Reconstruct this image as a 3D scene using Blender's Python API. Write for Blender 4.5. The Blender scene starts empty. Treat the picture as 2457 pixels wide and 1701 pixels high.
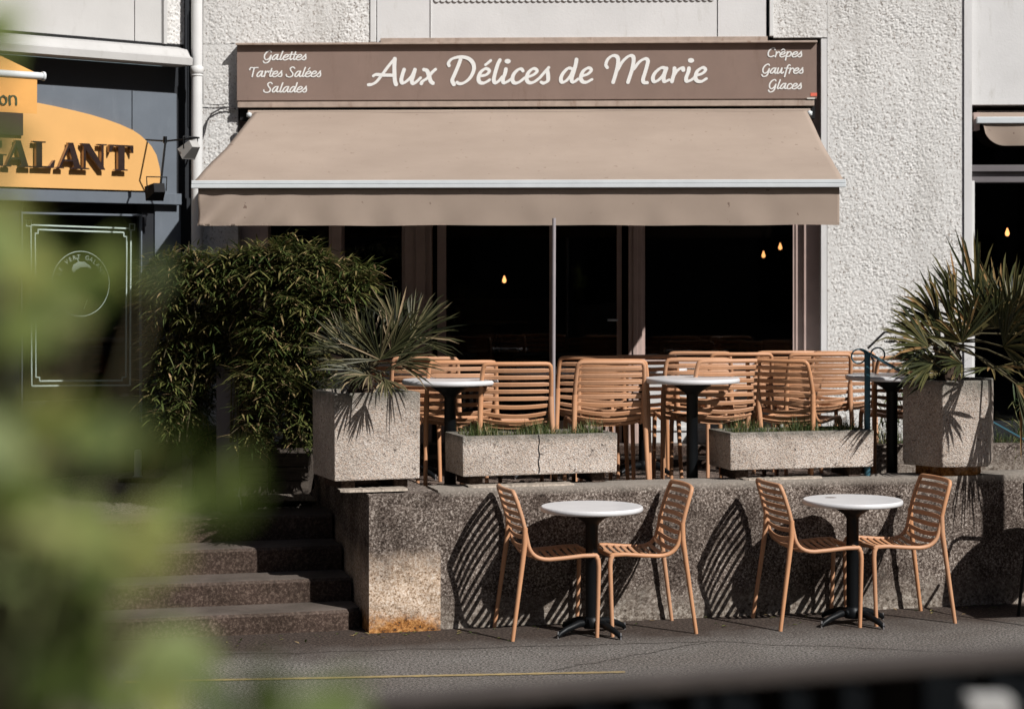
import bpy, bmesh, math, random
from mathutils import Vector, Matrix, noise
random.seed(7)
R = math.radians
S = bpy.context.scene
C = S.collection

# ---------------------------------------------------------------- camera
CX, CY, F, HY, CZ = 1228.5, 850.5, 5050.0, 650.0, 2.07
cam = bpy.data.cameras.new('camera')
camo = bpy.data.objects.new('camera', cam); C.objects.link(camo)
camo.location = (0, 0, CZ); camo.rotation_euler = (R(90), 0, 0)
cam.sensor_width = 36; cam.lens = F/2457*36
cam.shift_y = (HY-CY)/2457
cam.clip_start = .05; cam.clip_end = 500
cam.dof.use_dof = True; cam.dof.focus_distance = 12.6; cam.dof.aperture_fstop = 2.8
S.camera = camo

# ---------------------------------------------------------------- light
SA, SB = 1.00, 1.20                       # sunlight drifts left by SA and down by SB for each metre of depth
sun_to = Vector((SA, -1, SB)).normalized()
el = math.asin(sun_to.z); az = math.atan2(sun_to.x, sun_to.y)
w = bpy.data.worlds.new('World'); S.world = w; w.use_nodes = True
nt = w.node_tree; bg = nt.nodes['Background']
sky = nt.nodes.new('ShaderNodeTexSky'); sky.sky_type = 'NISHITA'; sky.sun_disc = False
sky.sun_elevation = el; sky.sun_rotation = az
nt.links.new(sky.outputs[0], bg.inputs[0]); bg.inputs[1].default_value = .05
sl = bpy.data.lights.new('sun', 'SUN'); sl.energy = 5.0; sl.angle = R(.5); sl.color = (1, .975, .945)
so = bpy.data.objects.new('sun', sl); C.objects.link(so)
so.rotation_euler = sun_to.to_track_quat('Z', 'Y').to_euler(); so.location = (8, -8, 12)
S.view_settings.view_transform = 'Standard'; S.view_settings.look = 'None'
S.view_settings.exposure = 0.06; S.view_settings.gamma = 1
S.cycles.max_bounces = 6; S.cycles.diffuse_bounces = 1; S.cycles.transparent_max_bounces = 12

# ---------------------------------------------------------------- helpers
def Wp(px, py, D):
    return Vector(((px-CX)/F*D, D, CZ+(HY-py)/F*D))

class Frame:
    """a vertical plane: u runs right along it, v comes out of it, z up"""
    def __init__(s, ox, oy, ang):
        s.o = Vector((ox, oy, 0)); s.U = Vector((math.cos(ang), math.sin(ang), 0))
        s.V = Vector((math.sin(ang), -math.cos(ang), 0)); s.ang = ang
    def P(s, u, v, z): return s.o+s.U*u+s.V*v+Vector((0, 0, z))
    def uz(s, px, py, v=0.0):
        k = (px-CX)/F
        q = s.o+s.V*v
        # q + U*u = D*(k,1)
        u = (k*q.y-q.x)/(s.U.x-k*s.U.y)
        D = q.y+s.U.y*u
        return u, CZ+(HY-py)/F*D
    def u(s, px, v=0.0): return s.uz(px, 0, v)[0]
    def z(s, px, py, v=0.0): return s.uz(px, py, v)[1]

class MB:
    def __init__(s): s.v = []; s.f = []; s.s = []
    def add(s, vs, fs, smooth=False):
        b = len(s.v); s.v += [tuple(x) for x in vs]
        for f in fs: s.f.append([b+i for i in f]); s.s.append(smooth)
        return s
    def hexa(s, p):
        return s.add(p, [(0,3,2,1),(4,5,6,7),(0,1,5,4),(1,2,6,5),(2,3,7,6),(3,0,4,7)])
    def box(s, x0, x1, y0, y1, z0, z1):
        return s.hexa([(x0,y0,z0),(x1,y0,z0),(x1,y1,z0),(x0,y1,z0),(x0,y0,z1),(x1,y0,z1),(x1,y1,z1),(x0,y1,z1)])
    def fbox(s, fr, u0, u1, v0, v1, z0, z1):
        return s.hexa([fr.P(u0,v1,z0),fr.P(u1,v1,z0),fr.P(u1,v0,z0),fr.P(u0,v0,z0),
                       fr.P(u0,v1,z1),fr.P(u1,v1,z1),fr.P(u1,v0,z1),fr.P(u0,v0,z1)])
    def bar(s, a, b, wd, th, up=(0,0,1)):
        a = Vector(a); b = Vector(b); d = (b-a).normalized(); up = Vector(up)
        x = d.cross(up).normalized()*wd/2; y = x.cross(d).normalized()*th/2
        return s.hexa([a-x-y, a+x-y, b+x-y, b-x-y, a-x+y, a+x+y, b+x+y, b-x+y])
    def tube(s, pts, r, n=8, closed=False, flat=1.0):
        pts = [Vector(p) for p in pts]; m = len(pts)
        rr = r if isinstance(r, (list, tuple)) else [r]*m
        prev = None; rings = []
        for i, p in enumerate(pts):
            if closed: t = (pts[(i+1) % m]-pts[i-1])
            else: t = pts[min(i+1, m-1)]-pts[max(i-1, 0)]
            t = t.normalized() if t.length > 1e-9 else Vector((0,0,1))
            if prev is None:
                a = Vector((0,0,1)) if abs(t.z) < .9 else Vector((1,0,0))
                x = t.cross(a).normalized()
            else:
                x = prev-t*prev.dot(t); x = x.normalized() if x.length > 1e-6 else t.orthogonal().normalized()
            prev = x; y = t.cross(x)
            rings.append([p+(x*math.cos(2*math.pi*k/n)+y*flat*math.sin(2*math.pi*k/n))*rr[i] for k in range(n)])
        vs = [q for ring in rings for q in ring]; fs = []
        for i in range(m if closed else m-1):
            j = (i+1) % m
            for k in range(n):
                l = (k+1) % n; fs.append((i*n+k, i*n+l, j*n+l, j*n+k))
        s.add(vs, fs, True)
        if not closed:
            s.add(rings[0], [tuple(range(n))[::-1]]); s.add(rings[-1], [tuple(range(n))])
        return s
    def lathe(s, prof, c, n=24, smooth=True):
        c = Vector(c); vs = []; fs = []
        for (r, z) in prof:
            for k in range(n): vs.append(c+Vector((r*math.cos(2*math.pi*k/n), r*math.sin(2*math.pi*k/n), z)))
        for i in range(len(prof)-1):
            for k in range(n):
                l = (k+1) % n; fs.append((i*n+k, i*n+l, (i+1)*n+l, (i+1)*n+k))
        s.add(vs, fs, smooth)
        s.add(vs[:n], [tuple(range(n))[::-1]]); s.add(vs[-n:], [tuple(range(n))])
        return s
    def prism(s, poly, fn, v0, v1):
        """poly of 2-D points, fn(a,b,v) -> world"""
        n = len(poly)
        vs = [fn(a, b, v0) for a, b in poly]+[fn(a, b, v1) for a, b in poly]
        fs = [tuple(range(n))[::-1], tuple(range(n, 2*n))]+[(i, (i+1) % n, n+(i+1) % n, n+i) for i in range(n)]
        return s.add(vs, fs)
    def grid(s, fn, nu, nv, smooth=True):
        vs = [fn(i/nu, j/nv) for j in range(nv+1) for i in range(nu+1)]
        fs = [(j*(nu+1)+i, j*(nu+1)+i+1, (j+1)*(nu+1)+i+1, (j+1)*(nu+1)+i) for j in range(nv) for i in range(nu)]
        return s.add(vs, fs, smooth)
    def build(s, name, mat, parent=None, bevel=0, seg=2, fix=True, **kw):
        off = Vector((0,0,0)); p = parent
        while p is not None: off += p.location; p = p.parent
        me = bpy.data.meshes.new(name)
        me.from_pydata([tuple(Vector(v)-off) for v in s.v], [], s.f)
        me.polygons.foreach_set('use_smooth', s.s)
        me.update()
        if bevel or fix:
            bm = bmesh.new(); bm.from_mesh(me)
            if bevel:
                es = [e for e in bm.edges if len(e.link_faces) == 2 and e.calc_face_angle(0) > .5]
                bmesh.ops.bevel(bm, geom=es, offset=bevel, segments=seg, profile=.6, affect='EDGES', clamp_overlap=True)
            if fix: bmesh.ops.recalc_face_normals(bm, faces=bm.faces)
            bm.to_mesh(me); bm.free()
        me.materials.append(mat)
        o = bpy.data.objects.new(name, me); C.objects.link(o)
        if parent is not None: o.parent = parent
        for k, v in kw.items(): o[k] = v
        return o

def tag(o, label=None, cat=None, group=None, kind=None):
    if label: o['label'] = label
    if cat: o['category'] = cat
    if group: o['group'] = group
    if kind: o['kind'] = kind
    return o
def thing(name, loc, label, cat, group=None, rz=0):
    o = bpy.data.objects.new(name, None); C.objects.link(o)
    o.location = loc; o.rotation_euler = (0, 0, rz); o.empty_display_size = .2
    return tag(o, label, cat, group)
def dup(root, loc, rz, label=None, group=None, rx=0):
    def cp(o, par):
        c = o.copy(); C.objects.link(c)
        if par is not None: c.parent = par
        for ch in list(o.children): cp(ch, c)
        return c
    r = cp(root, None); r.location = loc; r.rotation_euler = (rx, 0, rz)
    if label: r['label'] = label
    if group: r['group'] = group
    return r

# ---------------------------------------------------------------- materials
def mat(name): 
    m = bpy.data.materials.new(name); m.use_nodes = True
    return m, m.node_tree, m.node_tree.nodes['Principled BSDF']
def N(t, typ, **kw):
    n = t.nodes.new(typ)
    for k, v in kw.items():
        if k.startswith('i_'): n.inputs[k[2:]].default_value = v
        else: setattr(n, k, v)
    return n
def coords(t, scale=(1,1,1), rot=(0,0,0)):
    tc = N(t, 'ShaderNodeTexCoord'); mp = N(t, 'ShaderNodeMapping')
    mp.inputs['Scale'].default_value = scale; mp.inputs['Rotation'].default_value = rot
    t.links.new(tc.outputs['Object'], mp.inputs[0]); return mp.outputs[0]
def ramp(t, fac, stops):
    r = N(t, 'ShaderNodeValToRGB'); e = r.color_ramp.elements
    e[0].position, e[0].color = stops[0][0], (*stops[0][1], 1)
    e[1].position, e[1].color = stops[1][0], (*stops[1][1], 1)
    for p, c in stops[2:]:
        x = e.new(p); x.color = (*c, 1)
    t.links.new(fac, r.inputs[0]); return r.outputs[0]
def nz(t, vec, scale, detail=6, rough=.6):
    n = N(t, 'ShaderNodeTexNoise'); n.inputs['Scale'].default_value = scale
    n.inputs['Detail'].default_value = detail; n.inputs['Roughness'].default_value = rough
    t.links.new(vec, n.inputs['Vector']); return n.outputs['Fac']
def vor(t, vec, scale, feature='F1', out='Distance'):
    n = N(t, 'ShaderNodeTexVoronoi', feature=feature); n.inputs['Scale'].default_value = scale
    t.links.new(vec, n.inputs['Vector']); return n.outputs[out]
def mix(t, fac, a, b, mode='MIX'):
    m = N(t, 'ShaderNodeMix', data_type='RGBA', blend_type=mode)
    if isinstance(fac, (int, float)): m.inputs[0].default_value = fac
    else: t.links.new(fac, m.inputs[0])
    for i, x in ((6, a), (7, b)):
        if isinstance(x, tuple): m.inputs[i].default_value = (*x, 1)
        else: t.links.new(x, m.inputs[i])
    return m.outputs[2]
def bump(t, bs, h, dist, strength=1.0):
    b = N(t, 'ShaderNodeBump'); b.inputs['Distance'].default_value = dist; b.inputs['Strength'].default_value = strength
    t.links.new(h, b.inputs['Height']); t.links.new(b.outputs[0], bs.inputs['Normal'])
def setp(bs, col=None, rough=.6, metal=0, spec=.5):
    if col: bs.inputs['Base Color'].default_value = (*col, 1)
    bs.inputs['Roughness'].default_value = rough; bs.inputs['Metallic'].default_value = metal
    bs.inputs['Specular IOR Level'].default_value = spec
def mul(c, k): return tuple(x*k for x in c)

def paint(name, col, rough=.55, var=.12, scale=6, bumpd=.0006, bs_scale=90, spec=.4, dirt=None):
    m, t, b = mat(name); v = coords(t)
    n = nz(t, v, scale)
    c = ramp(t, n, [(.3, mul(col, 1-var)), (.7, mul(col, 1+var*.6))])
    if dirt:
        n2 = nz(t, coords(t, (1, 1, .25)), 14, 8, .7)
        f = ramp(t, n2, [(.56, (0,0,0)), (.72, (1,1,1))])
        c = mix(t, f, c, dirt)
    t.links.new(c, b.inputs['Base Color']); setp(b, None, rough, 0, spec)
    bump(t, b, nz(t, v, bs_scale), bumpd)
    return m
def metal(name, col, rough=.35, m_=.8):
    m, t, b = mat(name); v = coords(t)
    c = ramp(t, nz(t, v, 30), [(.3, mul(col, .85)), (.7, col)])
    t.links.new(c, b.inputs['Base Color']); setp(b, None, rough, m_, .5); return m
def emis(name, col, st):
    m, t, b = mat(name); setp(b, (0,0,0), .5)
    b.inputs['Emission Color'].default_value = (*col, 1); b.inputs['Emission Strength'].default_value = st; return m

M = {}
def mk_plaster():
    m, t, b = mat('rough white render'); v = coords(t)
    c = ramp(t, nz(t, v, 1.3), [(.3, (.66,.645,.62)), (.7, (.76,.745,.72))])
    f = ramp(t, nz(t, coords(t, (1.0,1.0,.75), (0,.6,0)), 62, 4, .75), [(.385, (1,1,1)), (.43, (0,0,0))])  # dark flecks paint in the tiny shadows of the roughcast
    c = mix(t, f, c, (.26,.22,.19))
    st = ramp(t, nz(t, coords(t, (1,1,.14)), 4.0, 6, .7), [(.52, (0,0,0)), (.75, (.7,.7,.7))])
    c = mix(t, st, c, (.42,.40,.37))
    t.links.new(c, b.inputs['Base Color']); setp(b, None, .9, 0, .15)
    bump(t, b, nz(t, v, 120, 6, .7), .003); return m
M['plaster'] = mk_plaster()
M['smooth'] = paint('smooth white render', (.68,.67,.66), .85, .07, 2.2, .001, 60, .2, dirt=(.58,.565,.54))
M['trimwhite'] = paint('white painted trim', (.68,.675,.66), .6, .06, 5, .0006)
M['brownframe'] = paint('pinkish beige painted window frame', (.50,.375,.33), .5, .12, 8)
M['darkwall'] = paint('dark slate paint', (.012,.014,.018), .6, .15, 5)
M['slate'] = paint('slate blue fascia paint', (.13,.15,.175), .5, .10, 4, dirt=(.15,.17,.195))
M['orange'] = paint('orange sign paint', (.70,.39,.135), .5, .05, 3)
M['orangecloth'] = paint('orange awning cloth', (.70,.36,.11), .85, .06, 9, .001, 300, .1)
M['signcloth'] = paint('brown sign cloth', (.248,.178,.147), .8, .07, 5, .0006, 400, .15, dirt=(.215,.15,.12))
M['signrim'] = paint('weathered beige rim', (.42,.33,.27), .6, .2, 12, dirt=(.22,.13,.09))
M['letter'] = paint('off white lettering', (.80,.79,.76), .6, .03, 5)
M['galant'] = paint('dark mirror letter face', (.035,.022,.020), .25, .4, 9)
M['galside'] = metal('letter side metal', (.35,.25,.20), .3)
M['blackmetal'] = paint('black metal', (.004,.005,.006), .45, .2, 20, .0006, 90, .22)
M['table_white'] = paint('white table laminate', (.66,.655,.66), .35, .05, 10, .0003)
M['rim_white'] = M['table_white']
M['steel'] = metal('glide steel', (.6,.6,.62), .25)
M['barmetal'] = paint('white anodised bar', (.66,.69,.70), .25, .06, 10, .0002, 50, .6)
M['black'] = paint('black void paint', (.006,.006,.007), .8, .2)
M['tealpaint'] = paint('teal painted iron', (.035,.105,.14), .4, .15, 14)
M['cable'] = paint('grey cable', (.06,.055,.055), .6, .1)
M['lampbody'] = paint('grey lamp housing', (.40,.39,.37), .4, .15, 14)
M['green_line'] = paint('pale window lettering', (.50,.60,.54), .6, .1)
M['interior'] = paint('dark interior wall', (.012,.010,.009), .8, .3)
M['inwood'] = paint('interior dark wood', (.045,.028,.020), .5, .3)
M['yellow'] = paint('worn yellow road paint', (.36,.27,.13), .8, .25, 30, .002, 90, .2, dirt=(.20,.17,.14))
M['soil'] = paint('dark soil', (.03,.022,.016), .95, .3, 30, .01, 60)
M['fg_rail'] = paint('weathered brown stone rail', (.085,.070,.062), .85, .2, 14)
M['bark'] = paint('brown bark', (.07,.045,.03), .9, .35, 18, .006, 60)
M['blockerwall'] = paint('dark brick of sky blockers', (.12,.10,.088), .9, .15)  # kept dark so the added houses bounce little light
M['red'] = paint('red maker label', (.75,.16,.10), .5, .05)
M['creamlabel'] = paint('pale label', (.7,.68,.62), .5, .05)

def mk_awn():
    m, t, b = mat('beige awning cloth'); v = coords(t)
    c = ramp(t, nz(t, v, 1.6, 5, .6), [(.3, (.345,.270,.218)), (.7, (.402,.318,.258))])
    spots = ramp(t, nz(t, v, 26, 3, .5), [(.70, (0,0,0)), (.73, (1,1,1))])
    c = mix(t, spots, c, (.20,.14,.11))
    st = ramp(t, nz(t, coords(t, (3.5,.5,.5)), 3.0, 5, .6), [(.55, (0,0,0)), (.8, (.35,.35,.35))])
    c = mix(t, st, c, (.34,.27,.225))
    t.links.new(c, b.inputs['Base Color']); setp(b, None, .85, 0, .12)
    bump(t, b, nz(t, v, 420, 2, .5), .0012)
    # a little light comes through the cloth
    out = t.nodes['Material Output']; tr = N(t, 'ShaderNodeBsdfTranslucent'); t.links.new(c, tr.inputs[0])
    ms = N(t, 'ShaderNodeMixShader'); ms.inputs[0].default_value = .05
    t.links.new(b.outputs[0], ms.inputs[1]); t.links.new(tr.outputs[0], ms.inputs[2]); t.links.new(ms.outputs[0], out.inputs[0])
    return m
M['awning'] = mk_awn()

def mk_aggregate():
    m, t, b = mat('exposed aggregate concrete'); v = coords(t)
    cell = vor(t, v, 125, out='Color')
    sep = N(t, 'ShaderNodeSeparateColor'); t.links.new(cell, sep.inputs[0])
    c = ramp(t, sep.outputs[0], [(.0, (.26,.19,.155)), (.18, (.50,.43,.37)), (.5, (.66,.59,.52)), (.8, (.55,.42,.33)), (1, (.74,.70,.66))])
    d = vor(t, v, 125)
    edge = ramp(t, d, [(.45, (0,0,0)), (.75, (1,1,1))])
    c = mix(t, edge, c, (.40,.35,.31))
    dark = ramp(t, nz(t, v, 34, 3, .6), [(.62, (0,0,0)), (.70, (1,1,1))])
    c = mix(t, dark, c, (.14,.115,.10))
    big = ramp(t, nz(t, v, 3.5, 5, .6), [(.35, (.70,.68,.66)), (.7, (1,1,1))])
    c = mix(t, 1.0, c, big, 'MULTIPLY')
    # grey algae along the upper rim
    tc = N(t, 'ShaderNodeTexCoord'); sx = N(t, 'ShaderNodeSeparateXYZ'); t.links.new(tc.outputs['Generated'], sx.inputs[0])
    ad = N(t, 'ShaderNodeMath', operation='ADD'); t.links.new(sx.outputs[2], ad.inputs[0])
    nn = N(t, 'ShaderNodeMath', operation='MULTIPLY'); t.links.new(nz(t, v, 12, 5, .7), nn.inputs[0]); nn.inputs[1].default_value = .5
    t.links.new(nn.outputs[0], ad.inputs[1])
    rim = ramp(t, ad.outputs[0], [(1.03, (0,0,0)), (1.0, (0,0,0))])
    r = N(t, 'ShaderNodeMapRange'); r.inputs[1].default_value = 1.02; r.inputs[2].default_value = 1.3
    t.links.new(ad.outputs[0], r.inputs[0])
    c = mix(t, r.outputs[0], c, (.13,.125,.105))
    t.links.new(c, b.inputs['Base Color']); setp(b, None, .9, 0, .2)
    bump(t, b, d, .004, .9); return m
M['agg'] = mk_aggregate()

def mk_stone(name, stain=False):
    m, t, b = mat(name); v = coords(t)
    c = ramp(t, nz(t, v, 78, 5, .8), [(.37, (.022,.016,.013)), (.46, (.092,.072,.060)), (.54, (.21,.175,.150)), (.64, (.56,.51,.46))])
    big = ramp(t, nz(t, v, 3.0, 5, .65), [(.36, (.46,.42,.40)), (.62, (1.25,1.22,1.20))])
    c = mix(t, 1.0, c, big, 'MULTIPLY')
    fl = ramp(t, vor(t, v, 38), [(.06, (1,1,1)), (.13, (0,0,0))])
    gate = ramp(t, nz(t, v, 17, 2, .5), [(.56, (0,0,0)), (.60, (1,1,1))])
    c = mix(t, mix(t, 1.0, fl, gate, 'MULTIPLY'), c, (.62,.58,.53))
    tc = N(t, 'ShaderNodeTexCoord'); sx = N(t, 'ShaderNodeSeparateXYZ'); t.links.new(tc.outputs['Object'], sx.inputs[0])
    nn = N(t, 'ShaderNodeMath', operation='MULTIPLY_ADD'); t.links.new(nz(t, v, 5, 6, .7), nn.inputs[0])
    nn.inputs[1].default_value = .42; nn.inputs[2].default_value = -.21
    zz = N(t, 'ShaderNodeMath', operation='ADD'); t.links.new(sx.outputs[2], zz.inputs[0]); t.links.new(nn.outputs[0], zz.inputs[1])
    if stain:
        f = N(t, 'ShaderNodeMapRange'); f.inputs[1].default_value = .50; f.inputs[2].default_value = .28; t.links.new(zz.outputs[0], f.inputs[0])
        pale = ramp(t, nz(t, v, 70, 6, .8), [(.37, (.07,.04,.025)), (.45, (.42,.29,.19)), (.54, (.68,.54,.42)), (.66, (.80,.74,.66))])
        c = mix(t, f.outputs[0], c, pale)
        f2 = N(t, 'ShaderNodeMapRange'); f2.inputs[1].default_value = .14; f2.inputs[2].default_value = .03; t.links.new(zz.outputs[0], f2.inputs[0])
        rust = ramp(t, nz(t, v, 30, 6, .8), [(.38, (.03,.03,.03)), (.47, (.30,.12,.03)), (.62, (.62,.32,.12))])
        c = mix(t, f2.outputs[0], c, rust)
    else:
        f = N(t, 'ShaderNodeMapRange'); f.inputs[1].default_value = .22; f.inputs[2].default_value = .0; t.links.new(zz.outputs[0], f.inputs[0])
        pale = ramp(t, nz(t, v, 40, 6, .8), [(.36, (.05,.038,.03)), (.48, (.22,.18,.145)), (.66, (.58,.53,.46))])
        c = mix(t, f.outputs[0], c, pale)
        f3 = N(t, 'ShaderNodeMapRange'); f3.inputs[1].default_value = .755; f3.inputs[2].default_value = .80; f3.inputs[4].default_value = .75; t.links.new(sx.outputs[2], f3.inputs[0])  # paler band paints in the lit top edge of the wall
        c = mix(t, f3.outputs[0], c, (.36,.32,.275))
    t.links.new(c, b.inputs['Base Color']); setp(b, None, .95, 0, .15)
    bump(t, b, nz(t, v, 45, 8, .75), .012, .9); return m
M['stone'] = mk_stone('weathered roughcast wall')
M['pier'] = mk_stone('stained pier render', True)
def mk_step():
    m, t, b = mat('worn stone step'); v = coords(t)
    c = ramp(t, nz(t, v, 60, 7, .8), [(.34, (.030,.021,.016)), (.5, (.068,.047,.037)), (.64, (.19,.145,.115))])
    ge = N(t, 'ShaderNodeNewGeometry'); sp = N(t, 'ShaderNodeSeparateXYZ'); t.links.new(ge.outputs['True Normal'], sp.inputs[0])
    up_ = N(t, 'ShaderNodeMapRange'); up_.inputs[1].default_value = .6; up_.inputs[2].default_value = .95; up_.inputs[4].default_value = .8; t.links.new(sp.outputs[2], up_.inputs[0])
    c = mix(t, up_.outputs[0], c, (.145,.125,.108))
    big = ramp(t, nz(t, v, 2.5, 4), [(.3, (.6,.58,.56)), (.7, (1.15,1.1,1.1))])
    c = mix(t, 1.0, c, big, 'MULTIPLY')
    t.links.new(c, b.inputs['Base Color']); setp(b, None, .9, 0, .15)
    bump(t, b, nz(t, v, 34, 8, .75), .006); return m
M['step'] = mk_step()
M['coping'] = paint('pale mortar bed', (.40,.34,.28), .95, .35, 30, .006, 60, .1)
def mk_asphalt(name, base, far):
    m, t, b = mat(name); v = coords(t)
    g = ramp(t, nz(t, v, 70, 4, .85), [(.40, mul(base, .22)), (.5, base), (.60, mul(base, 2.5))])
    big = ramp(t, nz(t, v, 1.1, 6, .65), [(.32, (.74,.70,.68)), (.7, (1.08,1.08,1.08))])
    c = mix(t, 1.0, g, big, 'MULTIPLY')
    if far:
        tc = N(t, 'ShaderNodeTexCoord'); sx = N(t, 'ShaderNodeSeparateXYZ'); t.links.new(tc.outputs['Object'], sx.inputs[0])
        a = N(t, 'ShaderNodeMath', operation='MULTIPLY_ADD'); t.links.new(sx.outputs[0], a.inputs[0]); a.inputs[1].default_value = -.265; t.links.new(sx.outputs[1], a.inputs[2])
        n2 = N(t, 'ShaderNodeMath', operation='MULTIPLY_ADD'); t.links.new(nz(t, v, 2.2, 6, .7), n2.inputs[0]); n2.inputs[1].default_value = 1.1; t.links.new(a.outputs[0], n2.inputs[2])
        f = N(t, 'ShaderNodeMapRange'); f.inputs[1].default_value = 11.95; f.inputs[2].default_value = 12.45; t.links.new(n2.outputs[0], f.inputs[0])
        dirt = ramp(t, nz(t, v, 60, 6, .8), [(.38, (.016,.011,.009)), (.52, (.060,.044,.036)), (.66, (.18,.14,.11))])
        c = mix(t, f.outputs[0], c, dirt)
    t.links.new(c, b.inputs['Base Color']); setp(b, None, .9, 0, .2)
    bump(t, b, nz(t, v, 110, 4, .8), .006, .8); return m
M['asphalt'] = mk_asphalt('worn grey asphalt', (.150,.139,.127), True)
M['terrace'] = mk_asphalt('brown terrace paving', (.15,.115,.095), False)
M['path'] = mk_asphalt('path asphalt', (.11,.095,.08), False)

def mk_chairmat():
    m, t, b = mat('terracotta resin'); v = coords(t)
    oi = N(t, 'ShaderNodeObjectInfo')
    c1 = ramp(t, nz(t, v, 7), [(.3, (.51,.246,.122)), (.7, (.59,.298,.152))])
    rp = N(t, 'ShaderNodeMapRange'); t.links.new(oi.outputs['Random'], rp.inputs[0]); rp.inputs[3].default_value = .0; rp.inputs[4].default_value = .35
    c = mix(t, rp.outputs[0], c1, (.50,.32,.22))
    du = ramp(t, nz(t, coords(t), 11, 7, .75), [(.55, (0,0,0)), (.75, (.45,.45,.45))]); c = mix(t, du, c, (.36,.24,.17))
    t.links.new(c, b.inputs['Base Color']); setp(b, None, .48, 0, .35)
    bump(t, b, nz(t, v, 350), .0004); return m
M['chair'] = mk_chairmat()

def mk_leaf(name, stops, trans=.25, rough=.5, spec=.35):
    m, t, b = mat(name)
    g = N(t, 'ShaderNodeNewGeometry')
    c = ramp(t, g.outputs['Random Per Island'], stops)
    n = ramp(t, nz(t, coords(t), 14, 3), [(.3, (.7,.7,.7)), (.7, (1.15,1.15,1.15))])
    c = mix(t, 1.0, c, n, 'MULTIPLY')
    t.links.new(c, b.inputs['Base Color']); setp(b, None, rough, 0, spec)
    out = t.nodes['Material Output']; tr = N(t, 'ShaderNodeBsdfTranslucent'); t.links.new(c, tr.inputs[0])
    ms = N(t, 'ShaderNodeMixShader'); ms.inputs[0].default_value = trans
    t.links.new(b.outputs[0], ms.inputs[1]); t.links.new(tr.outputs[0], ms.inputs[2]); t.links.new(ms.outputs[0], out.inputs[0])
    return m
M['bamboo'] = mk_leaf('bamboo leaf', [(0, (.034,.058,.015)), (.4, (.088,.115,.030)), (.7, (.17,.175,.052)), (.90, (.28,.22,.09)), (1, (.48,.32,.18))])
M['palm'] = mk_leaf('palm leaf', [(0, (.012,.014,.006)), (.45, (.044,.047,.017)), (.78, (.13,.115,.055)), (1, (.34,.25,.15))], .10, .5, .28)
M['palm2'] = mk_leaf('darker palm leaf', [(0, (.020,.026,.010)), (.5, (.060,.064,.020)), (.82, (.16,.13,.05)), (1, (.34,.19,.08))], .10, .45, .35)
M['grass'] = mk_leaf('grass blade', [(0, (.04,.07,.02)), (.6, (.09,.13,.035)), (1, (.30,.26,.12))])
M['fgleaf'] = mk_leaf('broad green leaf', [(0, (.045,.070,.012)), (.3, (.105,.145,.032)), (.6, (.21,.26,.070)), (.85, (.30,.29,.070)), (1, (.17,.27,.11))], .35, .5, .3)
M['stem'] = paint('green brown stem', (.09,.075,.035), .8, .3)

def mk_slats():
    m, t, b = mat('weathered plank wood'); v = coords(t)
    c = ramp(t, nz(t, coords(t, (2,2,30)), 4, 8, .7), [(.3, (.04,.032,.026)), (.7, (.12,.098,.08))])
    t.links.new(c, b.inputs['Base Color']); setp(b, None, .8, 0, .2); bump(t, b, nz(t, v, 40), .003); return m
M['slats'] = mk_slats()
M['grey render'] = paint('pale grey neighbour render', (.50,.49,.475), .85, .08, 2.2, .001, 60, .2, dirt=(.43,.42,.40))
M['darkpanel'] = paint('dark brown board', (.095,.076,.066), .85, .3, 9)
M['greybox'] = paint('grey painted board', (.16,.145,.15), .6, .12, 4)

def mk_glass(name='window glass', tint=.55):
    m, t, b = mat(name); out = t.nodes['Material Output']; t.nodes.remove(b)
    fr = N(t, 'ShaderNodeFresnel'); fr.inputs[0].default_value = 1.42
    tr = N(t, 'ShaderNodeBsdfTransparent'); tr.inputs[0].default_value = (tint, tint, tint, 1)
    gl = N(t, 'ShaderNodeBsdfGlossy'); gl.inputs['Roughness'].default_value = .02; gl.inputs[0].default_value = (.85,.85,.85,1)
    ms = N(t, 'ShaderNodeMixShader'); t.links.new(fr.outputs[0], ms.inputs[0])
    t.links.new(tr.outputs[0], ms.inputs[1]); t.links.new(gl.outputs[0], ms.inputs[2]); t.links.new(ms.outputs[0], out.inputs[0]); return m
M['glass'] = mk_glass()

# ---------------------------------------------------------------- frames of the place
Ff = Frame(0, 15.3, -.041)                      # cafe facade
Fw = Frame(-.415, 12.17, math.atan(.265))       # terrace wall
cl = Wp(455, 650, 15.45)
Fl = Frame(cl.x, cl.y, .73)                     # neighbour on the left
TF = .68                                        # terrace floor
WT = .803                                       # top of the terrace wall

# ---------------------------------------------------------------- ground
g = MB().add([(-60,-40,0),(60,-40,0),(60,80,0),(-60,80,0)], [(0,1,2,3)]).build('street', M['asphalt']); tag(g, kind='structure')
a0, a1 = Wp(300, 650, 10.60), Wp(1500, 650, 10.86)
yl = MB()
n = 60
for i in range(n):
    p = a0.lerp(a1, i/n); q = a0.lerp(a1, (i+1)/n)
    j1 = .022+.014*noise.noise(Vector((i*.7, 0, 0))); j2 = .022+.014*noise.noise(Vector(((i+1)*.7, 0, 0)))
    yl.add([(p.x, p.y-j1, .004), (q.x, q.y-j2, .004), (q.x, q.y+j2, .004), (p.x, p.y+j1, .004)], [(0,1,2,3)])
tag(yl.build('yellow_road_line', M['yellow']), kind='structure')
upier0 = Fw.u(885, .03); upier1 = Fw.u(1055, .03)
tf = MB(); 
e0 = Fw.P(upier0+.02, -.30, 0); e1 = Fw.P(9, -.30, 0)
tf.add([(e0.x, e0.y, TF), (e1.x, e1.y, TF), (e1.x, 16.2, TF), (-1.9, 16.2, TF)], [(0,1,2,3)])
tag(tf.build('terrace_floor', M['terrace']), kind='structure')
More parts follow.
